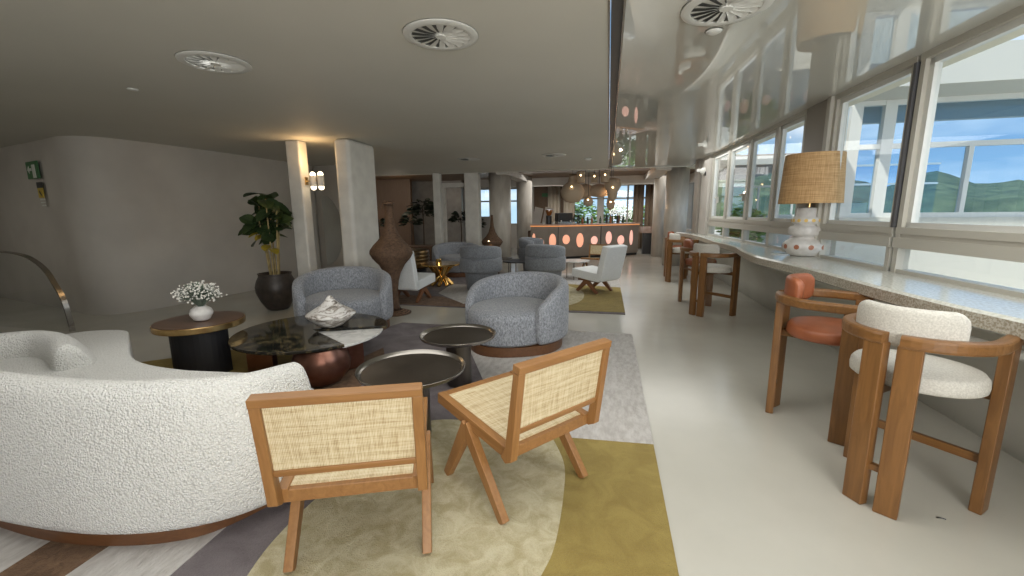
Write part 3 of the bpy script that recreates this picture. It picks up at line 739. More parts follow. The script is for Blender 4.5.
# ================================================================== TABLES
# coffee table
t = thing('coffee_table', 'round black marble coffee table with white marble wedge on copper legs', 'table', (-2.79, 3.5, .021))
def sector(a0, a1, r, n=24): return [(0, 0)]+[(r*math.cos(R(a0+(a1-a0)*i/n)), r*math.sin(R(a0+(a1-a0)*i/n))) for i in range(n+1)]
m_ = M(); m_.prism(sector(22, 328, .70, 60), .345, .372); m_.build('black_top', MT['bmarble'], t, bevel=.005)
m_ = M(); m_.prism(sector(-32, 22, .66), .325, .348); o = m_.build('white_top', MT['wmarble'], t, bevel=.004); o['label'] = 'white marble wedge'
m_ = M(); m_.lathe([(.12, 0), (.17, .03), (.235, .12), (.25, .19), (.225, .27), (.19, .33), (.19, .345)], 36, (.34, -.36, 0)); m_.build('bulbous_leg', MT['copper'], t, smooth=True)
m_ = M(); m_.box((-.40, -.24, .1725), (.24, .10, .345), rz=.3); m_.build('block_leg', MT['copper'], t, bevel=.01)
m_ = M(); m_.box((.36, .02, .165), (.24, .16, .32), rz=.9); m_.build('block_leg', MT['copper'], t, bevel=.01)
m_ = M(); m_.lathe([(.10, 0), (.10, .345)], 32, (-.1, .3, 0)); m_.build('round_leg', MT['copper'], t, smooth=True)
# ceramic centrepiece
m_ = M(); m_.lathe([(r_*.9, z*1.0) for r_, z in [(.07, 0), (.11, .01), (.19, .06), (.255, .115), (.262, .13), (.235, .15), (.17, .185), (.10, .225), (.055, .265), (.035, .295), (.022, .31), (.0, .315)]], 40)
tag(m_.build('ceramic_vessel', MT['ceramic'], smooth=True, loc=(-2.68, 3.64, .394)), 'grey and white streaked top-shaped ceramic vessel on the coffee table', 'vessel')
# side table with brass edge
t = thing('side_table', 'round dark wood side table with brass rim and black hollow base', 'table', (-3.79, 3.20, .021))
m_ = M(); m_.lathe([(.365, .44), (.37, .445), (.37, .49), (.365, .495)], 56); m_.build('top_rim', MT['brass'], t)
m_ = M(); m_.lathe([(.36, .492), (.36, .499)], 56); m_.build('table_top', MT['darkwood'], t)
pts = [(.27*math.cos(R(a)), .24*math.sin(R(a))) for a in range(-60, 200, 10)] + [(.22*math.cos(R(a)), .19*math.sin(R(a))) for a in range(190, -70, -10)]
m_ = M(); m_.prism(pts, 0, .44, Matrix.Rotation(R(180), 4, 'Z')); m_.prism([(-.26, -.04), (.02, -.10), (.02, -.06), (-.26, .0)], 0, .44); m_.build('base', MT['black'], t)
# vase and flowers
m_ = M(); m_.lathe([(r_*.74, z*.8) for r_, z in [(.06, 0), (.09, .015), (.125, .07), (.13, .10), (.11, .14), (.075, .165), (.065, .175), (.05, .175), (.05, .12)]], 32)
tag(m_.build('round_vase', MT['vase'], smooth=True, loc=(-3.74, 3.18, .521)), 'small round white stone vase on the brass-rimmed side table', 'vase')
t = thing('flower_bouquet', 'bunch of tiny dried white flowers in the round white vase', 'flowers', (-3.74, 3.18, .69))
a_ = M(); b_ = M(); rnd = random.Random(3)
for i in range(170):
    a = rnd.uniform(0, 2*PI); e_ = rnd.uniform(.15, 1.45); r_ = rnd.uniform(.13, .19)
    p = Vector((math.cos(a)*math.cos(e_)*r_*1.05, math.sin(a)*math.cos(e_)*r_, .02+math.sin(e_)*r_*.92))
    a_.tube([(0, 0, -.05), p*.5+Vector((0, 0, .015)), p], .0022, 4)
    for k in range(3):
        d = Vector((rnd.uniform(-.03, .03), rnd.uniform(-.03, .03), rnd.uniform(-.02, .02)))
        b_.ball(p+d, rnd.uniform(.005, .010), 6, 4)
for i in range(130):
    a = rnd.uniform(0, 2*PI); e_ = rnd.uniform(0, 1.4); r_ = rnd.uniform(.06, .17)
    p = Vector((math.cos(a)*math.cos(e_)*r_, math.sin(a)*math.cos(e_)*r_, .02+math.sin(e_)*r_))
    T = Matrix.Translation(p) @ Matrix.Rotation(a, 4, 'Z') @ Matrix.Rotation(-e_, 4, 'Y')
    a_.add([(-.03, 0, 0), (0, -.014, .004), (.03, 0, 0), (0, .014, .004)], [(0, 1, 2, 3)], T)
a_.build('foliage', MT['sage'], t); b_.build('blossoms', MT['blossom'], t, smooth=True)

# tray tables
def tray(label, loc, rad, h):
    t = thing('tray_table', label, 'table', loc, group='round dark metal tray tables')
    m_ = M(); m_.lathe([(.105, 0), (.11, .01), (.11, h-.03), (.10, h-.03)], 32); m_.build('pedestal', MT['tray'], t, smooth=False)
    m_ = M(); m_.lathe([(rad-.03, h-.03), (rad-.03, h-.018)], 56); m_.build('tray', MT['traytop'], t)
    m_ = M(); rs = []
    for r_, z in ((rad-.035, h-.034), (rad-.008, h-.022), (rad, h), (rad-.006, h+.003), (rad-.016, h-.01), (rad-.036, h-.017)):
        rs.append([Vector((r_*math.cos(2*PI*i/56), r_*math.sin(2*PI*i/56), z)) for i in range(56)])
    m_.loft(rs, False, True); m_.build('tray_rim', MT['rim'], t, smooth=True)
    return t
tray('larger round dark metal tray table just behind the front cane chair', (-1.24, 2.46, .021), .355, .485)
tray('round dark metal tray table nearer the grey tub armchair', (-1.24, 3.36, .021), .33, .455)

# ================================================================== LAMPS
def floor_lamp(label, loc, s=1):
    t = thing('wicker_floor_lamp', label, 'lamp', loc, group='vase-shaped wicker floor lamps')
    m_ = M(); m_.lathe([(.25*s, 0), (.25*s, .012), (.20*s, .03), (.10*s, .06)], 36); m_.build('base', MT['wicker'], t, smooth=True)
    m_ = M(); m_.lathe([(r_*s, z) for r_, z in [(.11, .04), (.075, .12), (.065, .25), (.07, .38), (.085, .50), (.12, .62), (.19, .75), (.28, .85), (.315, .92), (.31, .97), (.26, 1.04), (.18, 1.12), (.125, 1.2), (.085, 1.3), (.065, 1.42), (.06, 1.55), (.065, 1.66)]], 96, rib=-.045); m_.build('woven_body', MT['wicker'], t, smooth=True)
    m_ = M(); m_.lathe([(.075*s, 1.64), (.08*s, 1.67), (.05*s, 1.685)], 24)
    m_.tube([(0, 0, 1.66), (-.06, 0, 1.685), (-.10, 0, 1.66), (-.115, 0, 1.58)], .016, 8); m_.build('cap', MT['wicker'], t)
    return t
floor_lamp('tall vase-shaped wicker floor lamp beside the wide white pillar', (-3.16, 5.81, 0))
# second lamp, seen only upper bulge glowing
t2 = thing('wicker_floor_lamp', 'far small wicker floor lamp glowing in front of the thick round column', 'lamp', (-3.12, 11.4, 0), group='vase-shaped wicker floor lamps')
m_ = M(); m_.lathe([(.2, 0), (.2, .012), (.08, .05)], 32); m_.build('base', MT['wicker'], t2, smooth=True)
m_ = M(); m_.lathe([(.06, .04), (.05, .3), (.08, .42), (.16, .52), (.27, .66), (.30, .72), (.27, .77), (.17, .87), (.10, .98), (.05, 1.15), (.03, 1.45)], 64, rib=-.05); m_.build('woven_body', MT['wicker'], t2, smooth=True)
for a, z in ((-95, .75), (-85, .60)):
    m_ = M(); m_.ball((.27*math.cos(R(a)), .27*math.sin(R(a)), z), .018, 8, 6); m_.build('bulb_glimmer', MT['glow'], t2)
# table lamp
t = thing('table_lamp', 'table lamp with raffia drum shade and pierced white ceramic base on the ledge', 'lamp', (2.16, 5.36, 1.0))
m_ = M(); m_.lathe([(r_*1.28, z*1.3) for r_, z in [(.10, 0), (.12, .012), (.165, .06), (.168, .10), (.15, .125), (.10, .155), (.095, .165), (.125, .18), (.135, .195), (.135, .235), (.125, .25), (.095, .258), (.095, .27), (.115, .28), (.118, .30), (.115, .325), (.09, .335), (.085, .40), (.075, .41)]], 40)
cb_ = m_.build('ceramic_base', MT['porcelain'], t, smooth=True)
for n_, r_, z_, rad_, mt in ((10, .211, .106, .026, 'warmhole'), (14, .149, .392, .018, 'yellowhole')):
    for k in range(n_):
        a = 2*PI*k/n_+.2; m_ = M(); m_.lathe([(rad_, -.006), (rad_, .006)], 16, T=Matrix.Translation((r_*math.cos(a), r_*math.sin(a), z_)) @ Matrix.Rotation(a, 4, 'Z') @ Matrix.Rotation(PI/2, 4, 'Y'))
        m_.build('pierced_dot', MT[mt], cb_)
m_ = M(); m_.lathe([(.014, .53), (.014, .9)], 12); m_.build('lamp_neck', MT['brass'], t)
m_ = M(); rs = []
for r_, z in ((.29, .575), (.30, .575), (.272, 1.095), (.262, 1.095)): rs.append([Vector((r_*math.cos(2*PI*i/56), r_*math.sin(2*PI*i/56), z)) for i in range(56)])
m_.loft(rs, False, True); m_.build('lamp_shade', MT['raffia'], t, smooth=True)
m_ = M(); m_.tube([(-.15, .02, .01), (-.25, .03, .006), (-.3, .1, .006), (-.18, .2, .006), (.02, .3, .006)], .004, 6); m_.build('cord', MT['whitep'], t)
# bracket lamp on the slim pillar with four globes
t = thing('wall_lamp', 'wall lamp with four glowing globes on the slim white pillar', 'lamp', (-4.74, 6.1, 2.03))
m_ = M(); m_.box((.008, 0, 0), (.016, .06, .12)); m_.bar((.01, 0, 0), (.19, 0, 0), .016, .016); m_.build('bracket', MT['brass'], t)
for dx in (.13, .27):
    m_ = M(); m_.lathe([(.048, -.085), (.05, -.08), (.05, .08), (.048, .085)], 20, (dx, 0, 0)); cy_ = m_.build('cylinder_body', MT['pillar'], t)
    for z in (-.10, .10): m_ = M(); m_.ball((dx, 0, z), .042, 16, 10); m_.build('globe', MT['globe'], cy_, smooth=True)
def pt(name, loc, e_, col, r_=.05):
    l = bpy.data.lights.new(name, 'POINT'); l.energy = e_; l.color = col; l.shadow_soft_size = r_
    o = bpy.data.objects.new(name, l); C.objects.link(o); o.location = loc
pt('wall_lamp_light', (-4.54, 5.98, 2.36), 5, (1, .62, .28), .06)
pt('bar_light_a', (-1.2, 13.0, 2.0), 12, (1, .6, .3), .03); pt('bar_light_b', (.3, 13.4, 2.0), 10, (1, .6, .3), .03)
l = bpy.data.lights.new('lobby_spot', 'SPOT'); l.energy = 30; l.color = (1, .6, .3); l.spot_size = R(50); l.spot_blend = .6
o = bpy.data.objects.new('lobby_spot', l); C.objects.link(o); o.location = (-8.55, 14.9, 2.6); o.rotation_euler = (R(-8), 0, 0)
area('stair_fill', (-9.2, 2.6, 2.6), (-9.0, 3.2, .5), 2, 1, 14, (1, .93, .82))  # unseen fill added to brighten the left wall by the stairs
pt('lobby_light', (-7.0, 13.5, 2.2), 8, (1, .8, .6), .3)
area('lobby_fill', (-8, 12.4, 2.6), (-8, 13.4, 0), 3, 1, 14, (1, .9, .78))

# half-round mirror on hall wall
m_ = M(); pts = [(0, -.85)]+[(.5*math.cos(R(a)), .85*math.sin(R(a))) for a in range(-85, 90, 5)]+[(0, .85)]
m_.prism(pts, 0, .02, Matrix(((1, 0, 0, 0), (0, 0, -1, 0), (0, 1, 0, 0), (0, 0, 0, 1))))
tag(m_.build('half_round_mirror', MT['mirror'], loc=(-6.78, 9.235, 1.12)), 'half-round wall mirror seen between the two white pillars', 'mirror')

# ================================================================== PLANTS
def leafm(m_, p, d, L, Wd, droop=.25, roll=0):
    d = d.normalized(); s_ = d.cross(Vector((0, 0, 1))).normalized() if abs(d.z) < .98 else Vector((1, 0, 0)); u = s_.cross(d)
    s_, u = s_*math.cos(roll)+u*math.sin(roll), u*math.cos(roll)-s_*math.sin(roll)
    vs = []; n = 6
    for i in range(n+1):
        t_ = i/n; w = Wd*math.sin(PI*min(1, t_**.75*.98+.01))**.7 * (.55+.6*t_)
        c = p+d*L*t_-Vector((0, 0, 1))*droop*L*t_*t_
        vs += [c-s_*w/2+u*.12*w, c, c+s_*w/2+u*.12*w]
    fs = []
    for i in range(n):
        for j in range(2): b = i*3+j; fs.append((b, b+1, b+4, b+3))
    m_.add(vs, fs)
t = thing('potted_fig', 'fiddle-leaf fig plant with some yellow leaves in a dark round pot', 'plant', (-5.17, 5.72, 0))
m_ = M(); m_.lathe([(.13, 0), (.16, .02), (.24, .15), (.295, .30), (.30, .38), (.275, .47), (.24, .54), (.235, .57), (.25, .59), (.225, .59), (.21, .55)], 36); m_.build('pot', MT['pot'], t, smooth=True)
m_ = M(); m_.lathe([(.21, .53), (.22, .55)], 24); m_.build('soil', MT['bark'], t)
st = M(); lf = M(); yl = M(); rnd = random.Random(11)
for k in range(6):
    a = k*1.05; x0, y0 = .06*math.cos(a), .06*math.sin(a); x1, y1 = .16*math.cos(a), .14*math.sin(a); top = rnd.uniform(1.45, 1.85)
    st.tube([(x0, y0, .5), (x0*1.5, y0*1.5, .9), (x1, y1, top)], [.016, .013, .008], 6)
    for j in range(11):
        z = rnd.uniform(1.15, top+.1); a2_ = rnd.uniform(0, 2*PI)
        p = Vector((x1*z/1.6, y1*z/1.6, z)); d = Vector((math.cos(a2_), math.sin(a2_), rnd.uniform(-.7, 1.0)))
        leafm(lf, p+d*.02-Vector((.05, 0, 0)), d, rnd.uniform(.22, .30), rnd.uniform(.20, .27), .15, rnd.uniform(-1.1, 1.1))
for a, z in ((200, 1.20), (255, 1.16), (280, 1.12), (300, .96), (240, 1.22), (330, .9)):
    d = Vector((math.cos(R(a)), math.sin(R(a)), -.05)); leafm(yl, Vector((.05*math.cos(R(a))-.05, .05*math.sin(R(a)), z+.08)), d, .26, .17)
st.build('stem', MT['stem'], t, smooth=True); lf.build('leaves', MT['leaf'], t); o = yl.build('yellow_leaves', MT['yleaf'], t); o['label'] = 'yellowed lower leaves'
def tallplant(label, x, y, h, r, n, seed):
    t = thing('tall_potted_plant', label, 'plant', (x, y, 0), group='dark plants in the lobby')
    rnd = random.Random(seed)
    m_ = M(); m_.lathe([(.14, 0), (.2, .35), (.19, .36)], 20); m_.build('pot', MT['blackp'], t, smooth=True)
    m_ = M(); m_.tube([(0, 0, .3), (.02, 0, h*.55), (0, 0, h*.8)], .02, 6); m_.build('stem', MT['bark'], t)
    m_ = M()
    for i in range(n):
        a = rnd.uniform(0, 2*PI); e_ = rnd.uniform(-.6, 1.2); rr = r*rnd.uniform(.2, .7)
        p = Vector((math.cos(a)*math.cos(e_)*rr, math.sin(a)*math.cos(e_)*rr, h-r+math.sin(e_)*rr)); leafm(m_, p, Vector((math.cos(a), math.sin(a), .3)), r*.6, r*.34, .3, rnd.uniform(-1, 1))
    m_.build('leaves', MT['dleaf'], t)
tallplant('tallest dark standard tree plant left of the slim far pillar', -6.15, 13.6, 2.15, .55, 90, 1)
tallplant('dark bushy plant in the lobby, left of the tall standard tree', -6.75, 13.9, 1.6, .4, 60, 2)
tallplant('dark leafy plant inside the doorway between the far pillars', -5.15, 14.6, 1.7, .40, 70, 3)
tallplant('low dark plant in the doorway beside the right far pillar', -4.45, 14.1, 1.45, .32, 60, 4)
tallplant('dark plant against the brown lobby wall behind the wide white pillar', -7.6, 13.2, 1.5, .38, 60, 5)
# inner doorway frame
m_ = M(); m_.box((-5.1, 12.9, 1.15), (.14, .14, 2.3)); m_.box((-4.0, 12.9, 1.15), (.12, .14, 2.3)); m_.box((-4.55, 12.9, 2.37), (1.24, .14, .14)); struct(m_.build('door_1', MT['pillar'], bevel=.01))
m_ = M(); m_.box((-6.3, 12.9, .24), (1.6, .45, .48)); tag(m_.build('low_bench', MT['brownw'], bevel=.02), 'long low dark bench in the lobby under the plants', 'bench')

# ================================================================== GOLD GROUP
t = thing('gold_table', 'low round table with polished gold sculptural base and mirror-like gold top', 'table', (-3.40, 8.3, .022))
m_ = M(); m_.lathe([(.42, .42), (.43, .43), (.43, .45), (.42, .455)], 40); m_.build('top', MT['gold'], t)
m_ = M(); rnd = random.Random(5)
for k in range(9):
    a = 2*PI*k/9; b = a+rnd.uniform(1.2, 2.2); m_.tube([(.25*math.cos(a), .25*math.sin(a), .01), (.05*math.cos(b), .05*math.sin(b), .21), (.25*math.cos(b), .25*math.sin(b), .42)], [.035, .055, .035], 10)
m_.build('base', MT['gold'], t, smooth=True)
m_ = M(); m_.lathe([(.06, 0), (.06, .09), (.055, .10)], 20); tag(m_.build('glass_candle', MT['gold'], loc=(-3.40, 8.2, .478)), 'small gold candle holder on the gold table', 'candle')
m_ = M(); m_.lathe([(.34, 0), (.38, .03), (.38, .06), (.36, .08), (.38, .10), (.38, .14), (.36, .16), (.38, .18), (.38, .22), (.36, .24), (.38, .26), (.38, .30), (.36, .32), (.38, .34), (.37, .40), (.33, .42)], 40)
o = m_.build('ribbed_pouf', MT['brassdark'] if 'brassdark' in MT else noisy('dark_bronze_ribbed', (.05, .035, .02), (.16, .10, .04), 5, rough=.3, metal=.8), None, smooth=True, loc=(-4.25, 8.75, .30))
tag(o, 'dark bronze ribbed drum behind the white chair on the left', 'drum table')
m_ = M(); m_.lathe([(.30, 0), (.30, .285)], 32); tag(m_.build('drum_stand', MT['blackp'], loc=(-4.25, 8.75, .015)), 'black round stand under the bronze ribbed drum', 'stand')
def glass_table(label, x, y, r_, top):
    t = thing('round_coffee_table', label, 'table', (x, y, .018), group='low round tables by the far seats')
    m_ = M(); m_.lathe([(r_, .40), (r_, .42)], 40); m_.build('top', MT[top], t)
    for k in range(3):
        a = 2*PI*k/3+.5; m_ = M(); m_.tube([(r_*.7*math.cos(a), r_*.7*math.sin(a), .0), (r_*.7*math.cos(a), r_*.7*math.sin(a), .40)], .012, 8); m_.build('leg', MT['steel'], t)
glass_table('low round glass-black table between the two barrel chairs', -1.95, 9.35, .36, 'black'); glass_table('farther low dark metal table left of the barrel chair', -2.5, 9.9, .28, 'traytop')
glass_table('low round white marble table near the far cane chair', -.7, 9.6, .32, 'wmarble')

# ================================================================== BAR
bp = [Vector((-2.45, 13.7, 0)), Vector((-1.55, 13.7, 0)), Vector((-.22, 14.6, 0)), Vector((1.06, 15.7, 0))]
t = thing('bar_counter', 'long taupe bar counter with glowing pink oval inlays and orange light strip', 'bar', (-.5, 14.3, 0)); O = Vector((.5, -14.3, 0))
m_ = M(); m_.sweep([p+O for p in bp], lambda i, tt: [(0, 0.08), (0, 1.06), (-.5, 1.06), (-.5, .08)]); fr_ = m_.build('front', MT['taupebar'], t)
m_ = M(); m_.sweep([p+O for p in bp], lambda i, tt: [(-.05, 0), (-.05, .08), (-.45, .08), (-.45, 0)]); m_.build('kick_base', MT['blackp'], t)
m_ = M(); m_.sweep([p+O for p in bp], lambda i, tt: [(.12, 1.09), (.12, 1.13), (-.55, 1.13), (-.55, 1.09)]); m_.build('countertop', MT['pinkstone'], t)
m_ = M(); m_.sweep([p+O for p in bp], lambda i, tt: [(.04, 1.06), (.04, 1.085), (-.02, 1.085), (-.02, 1.06)]); m_.build('light_strip', MT['strip'], t)
def camray(px, py):
    d = rt2*(px-512)+up2*(288-py)+fw*F_PX; return d
def onbar(u, seg):
    a, b = bp[seg], bp[seg+1]; return a+(b-a)*u
for seg, u, z, rx, rz, mt in ((0, .12, .62, .055, .22, 'pinkglow'), (0, .36, .54, .12, .14, 'pinkglow'), (0, .80, .60, .11, .23, 'pinkglow'),
                              (1, .18, .64, .13, .15, 'pinkglow'), (1, .50, .60, .13, .23, 'pinkglow'), (1, .84, .58, .13, .14, 'pinkglow2'),
                              (2, .20, .65, .13, .21, 'pinkglow2'), (2, .52, .55, .15, .16, 'pinkglow2'), (2, .80, .62, .075, .26, 'pinkglow2')):
    p = onbar(u, seg)+O; a = bp[seg+1]-bp[seg]; an = math.atan2(a.y, a.x)
    m_ = M(); m_.lathe([(1, -.008), (1, .008)], 28, T=Matrix.Translation((p.x, p.y, z)) @ Matrix.Rotation(an, 4, 'Z') @ Matrix.Rotation(PI/2, 4, 'X') @ Matrix.Diagonal((rx, rz, 1, 1)))
    m_.build('lit_inlay', MT[mt], fr_)
for p, an in ((bp[1], .3), (bp[2], .65)):
    m_ = M(); m_.box((p.x+O.x, p.y+O.y-.005, .57), (.02, .02, .96), rz=an); m_.build('panel_seam', MT['blackp'], fr_)
# service console at the right
t = thing('console_table', 'small pink stone console with dark base right of the bar', 'console', (1.42, 16.2, 0))
m_ = M(); m_.box((0, 0, .86), (.55, .5, .22)); m_.build('top', MT['pinkstone'], t, bevel=.01); m_ = M(); m_.box((0, 0, .375), (.36, .36, .75)); m_.build('base', MT['blackp'], t)
# bar equipment
def barpos(u, seg, back=.3):
    a, b = bp[seg], bp[seg+1]; d = (b-a).normalized(); n = Vector((-d.y, d.x, 0)); return a+(b-a)*u+n*back
t = thing('coffee_machine', 'black espresso machine on the bar counter', 'coffee machine', (*barpos(.22, 1)[:2], 1.13), .5)
m_ = M(); m_.box((0, 0, .22), (.52, .32, .28)); bd_ = m_.build('body', MT['blackp'], t, bevel=.02)
m_ = M(); m_.box((0, 0, .04), (.5, .30, .08)); m_.build('drip_tray', MT['steel'], t)
for dx in (-.16, .16):
    m_ = M(); m_.lathe([(.04, .06), (.04, .12)], 12, (dx, -.16, 0)); m_.build('group_head', MT['steel'], bd_)
t = thing('coffee_grinder', 'coffee grinder with bean hopper beside the espresso machine', 'grinder', (*barpos(.62, 0)[:2], 1.13))
m_ = M(); m_.lathe([(.09, 0), (.09, .26), (.07, .28)], 20); m_.build('body', MT['blackp'], t); m_ = M(); m_.lathe([(.06, .28), (.12, .42), (.12, .46), (.03, .48)], 20); m_.build('hopper', MT['amber'], t)
rnd = random.Random(9); k = 0
desc = ['left of the espresso machine', 'right of the espresso machine', 'in the middle of the bar', 'toward the right end of the bar']
def bottle(p, h, mt, label):
    m_ = M(); m_.lathe([(.035, 0), (.038, .01), (.038, h*.6), (.015, h*.75), (.013, h), (.0, h)], 12)
    tag(m_.build('bottle', MT[mt], smooth=True, loc=(p.x, p.y, 1.13)), label, 'bottle', 'bottles along the bar counter')
ordn = ['leftmost', 'second', 'third', 'fourth', 'fifth', 'sixth', 'seventh', 'eighth', 'ninth', 'tenth', 'eleventh', 'twelfth', 'thirteenth', 'fourteenth', 'rightmost']
BL = ['small dark bottle on the bar counter, %s of the row right of the espresso machine' % o_ for o_ in ordn]
for i, (seg, u, h, mt) in enumerate([(1, .445, .28, 'bottle'), (1, .47, .32, 'amber'), (1, .53, .26, 'bottle'), (1, .58, .30, 'blackp'), (1, .64, .24, 'amber'), (1, .7, .3, 'bottle'), (1, .77, .22, 'blackp'), (1, .9, .25, 'amber'),
                                     (2, .1, .24, 'bottle'), (2, .3, .32, 'blackp'), (2, .36, .28, 'amber'), (2, .45, .3, 'bottle'), (2, .55, .34, 'blackp'), (2, .62, .26, 'amber'), (2, .7, .3, 'bottle')]):
    bottle(barpos(u, seg, .25+.08*(i % 2)), h, mt, BL[i])
for i, (seg, u, lb) in enumerate([(0, .45, 'small white cup leftmost on the bar counter'), (0, .8, 'white cup on the bar just left of the espresso machine'), (1, .40, 'white cup on the bar just right of the espresso machine')]):
    p = barpos(u, seg, .15); m_ = M(); m_.lathe([(.03, 0), (.045, .07), (.04, .07), (.026, .01)], 14); tag(m_.build('coffee_cup', MT['whitep'], loc=(p.x, p.y, 1.13)), lb, 'cup', 'cups on the bar')
# glass cloches and back boards left
for i, (x, lb) in enumerate(((-2.35, 'left one of two leaning pale boards behind the bar'), (-2.0, 'right one of two leaning pale boards behind the bar'))):
    m_ = M(); m_.box((0, 0, .5), (.28, .04, .55), T=Matrix.Rotation(R(12), 4, 'Y')); m_.box((0, 0, .12), (.34, .2, .24)); tag(m_.build('display_board', MT['plaster'], loc=(x, 14.5, .9)), lb, 'board', 'pale boards behind the bar')
m_ = M(); m_.box((-2.2, 14.52, .45), (.9, .4, .9)); tag(m_.build('back_cabinet', MT['brownw']), 'dark cabinet under the pale boards behind the bar', 'cabinet')
# curtains
def curtain(x0, x1, mat, label, y=17.75):
    m_ = M(); n = int((x1-x0)/.03); pts = [(x0+(x1-x0)*i/n, y+.05*math.sin(i*1.25)) for i in range(n+1)]
    rs = [[Vector((x, yy, z)) for x, yy in pts] for z in (.05, 2.55)]
    vs = [p for r_ in rs for p in r_]; k = n+1
    m_.add(vs, [(i, i+1, k+i+1, k+i) for i in range(n)]); o = m_.build('curtain', mat, smooth=True)
    sl_ = o.modifiers.new('thick', 'SOLIDIFY'); sl_.thickness = .01
    tag(o, label, 'curtain', 'curtains behind the bar')
curtain(-2.45, -1.95, MT['curtain'], 'cream linen curtain at the left edge of the bar windows'); curtain(-1.8, -1.35, MT['curtain'], 'second cream linen curtain from the left behind the bar')
curtain(.95, 1.35, MT['tcurtain'], 'brown curtain right of the bar windows'); curtain(1.4, 1.8, MT['tcurtain'], 'rightmost brown curtain behind the bar')
# exit sign over panelling
t = thing('exit_sign', 'small green exit sign on the slatted panelling left of the bar', 'sign', (-2.55, 17.84, 2.22))
m_ = M(); m_.box((0, 0, 0), (.32, .03, .15)); m_.build('panel', MT['green'], t)

# pendants
def pend(label, px, z, prof, y=13.0, lit=True, sx=1):
    x = px; t = thing('rattan_pendant', label, 'pendant lamp', (x, y, z), group='rattan pendant lamps over the bar')
    m_ = M(); m_.lathe(prof, 28, sx=sx); sh_ = m_.build('shade', MT['rattan'], t, smooth=True)
    m_ = M(); m_.tube([(0, 0, prof[-1][1]), (0, 0, 2.78-z)], .008, 6); m_.build('cord', MT['blackp'], t)
    if lit: m_ = M(); m_.ball((0, -max(r_ for r_, _ in prof)*.98*1, (prof[0][1]+prof[-1][1])/2+.04), .022, 10, 8); m_.build('bulb_glow', MT['glow'], sh_)
gourd = [(.05, -.32), (.22, -.28), (.33, -.12), (.35, .02), (.28, .18), (.14, .28), (.11, .42), (.10, .5)]
cyl = [(.11, -.16), (.12, -.14), (.12, .14), (.10, .16)]
disc = [(.05, -.2), (.28, -.16), (.38, 0), (.30, .14), (.08, .2)]
rnd_ = [(.05, -.22), (.18, -.18), (.25, 0), (.18, .17), (.05, .22)]
pend('large gourd-shaped rattan pendant, leftmost over the bar', -1.05, 2.10, gourd, 12.9)
pend('short cylinder rattan pendant, left of the two high ones over the bar', -.80, 2.50, cyl, 12.7)
pend('short cylinder rattan pendant, right of the two high ones over the bar', -.12, 2.50, cyl, 12.7)
pend('small rattan pendant high between the two cylinders over the bar', -.42, 2.47, [(.09, -.12), (.09, .1), (.05, .13)], 12.8)
pend('wide flattened rattan pendant in the centre of the cluster', -.30, 2.16, disc, 13.7, False)
pend('round rattan pendant behind the large gourd', -.72, 2.15, rnd_, 13.6, False)
pend('round glowing rattan pendant at the right of the cluster', .10, 2.18, [(.04, -.35), (.12, -.3), (.15, -.1), (.25, .08), (.22, .25), (.06, .3)], 13.0)
pend('small low rattan pendant beneath the left gourd', -.60, 1.82, [(.04, -.14), (.13, -.1), (.15, 0), (.1, .12), (.03, .16)], 13.2)
pend('small low rattan pendant on the right below the disc', .06, 1.75, [(.04, -.18), (.11, -.1), (.13, 0), (.1, .14), (.03, .2)], 13.3)

# ================================================================== CEILING FITTINGS
def vent(label, x, y):
    t = thing('air_vent', label, 'air vent', (x, y, H), group='round white ceiling air vents')
    m_ = M(); rs = []
    for r_, z in ((.245, -.001), (.24, -.012), (.19, -.018), (.185, -.004)): rs.append([Vector((r_*math.cos(2*PI*i/48), r_*math.sin(2*PI*i/48), z)) for i in range(48)])
    m_.loft(rs, False, True); m_.build('outer_ring', MT['whitep'], t, smooth=True)
    m_ = M(); m_.lathe([(.19, -.003), (.19, -.001)], 40); m_.build('dark_cavity', MT['cavity'], t)
    m_ = M(); m_.lathe([(.035, -.018), (.04, -.01), (.04, -.003)], 24); m_.build('hub', MT['whitep'], t)
    m_ = M()
    for k in range(16):
        a = 2*PI*k/16; T = Matrix.Rotation(a, 4, 'Z')
        m_.add([(.04, -.006, -.006), (.11, -.026, -.008), (.187, -.034, -.010), (.187, .014, -.018), (.11, .010, -.018), (.04, .006, -.016)], [(0, 1, 4, 5), (1, 2, 3, 4)], T)
    m_.build('swirl_vanes', MT['whitep'], t)
    return t
v0 = vent('round white swirl air vent in the matte ceiling above the seating, nearest the centre', -1.10, 2.84)
dup(v0, (-2.95, 2.9, H), 0, 'round white swirl air vent in the matte ceiling at upper left')
dup(v0, (.62, 2.86, H), 0, 'round white swirl air vent in the glossy ceiling')
dup(v0, (-2.95, 9.02, H), 0, 'far left round air vent in the matte ceiling toward the bar')
dup(v0, (-1.11, 8.9, H), 0, 'far right round air vent in the matte ceiling toward the bar')
m_ = M(); m_.lathe([(.025, -.022), (.045, -.012), (.055, -.001)], 24); tag(m_.build('smoke_detector', MT['whitep'], smooth=True, loc=(.63, 3.2, H)), 'small round white smoke detector on the glossy ceiling', 'smoke detector')
m_ = M(); m_.lathe([(.05, -.05), (.07, -.02), (.075, -.001)], 24); tag(m_.build('motion_sensor', MT['whitep'], smooth=True, loc=(-.46, 9.6, H)), 'small white sensor on the matte ceiling near the light slot', 'sensor')
m_ = M(); m_.lathe([(.035, -.012), (.045, -.001)], 20); tag(m_.build('ceiling_sprinkler', MT['whitep'], loc=(-4.29, 3.29, H)), 'tiny sprinkler cap in the matte ceiling at upper left', 'sprinkler')
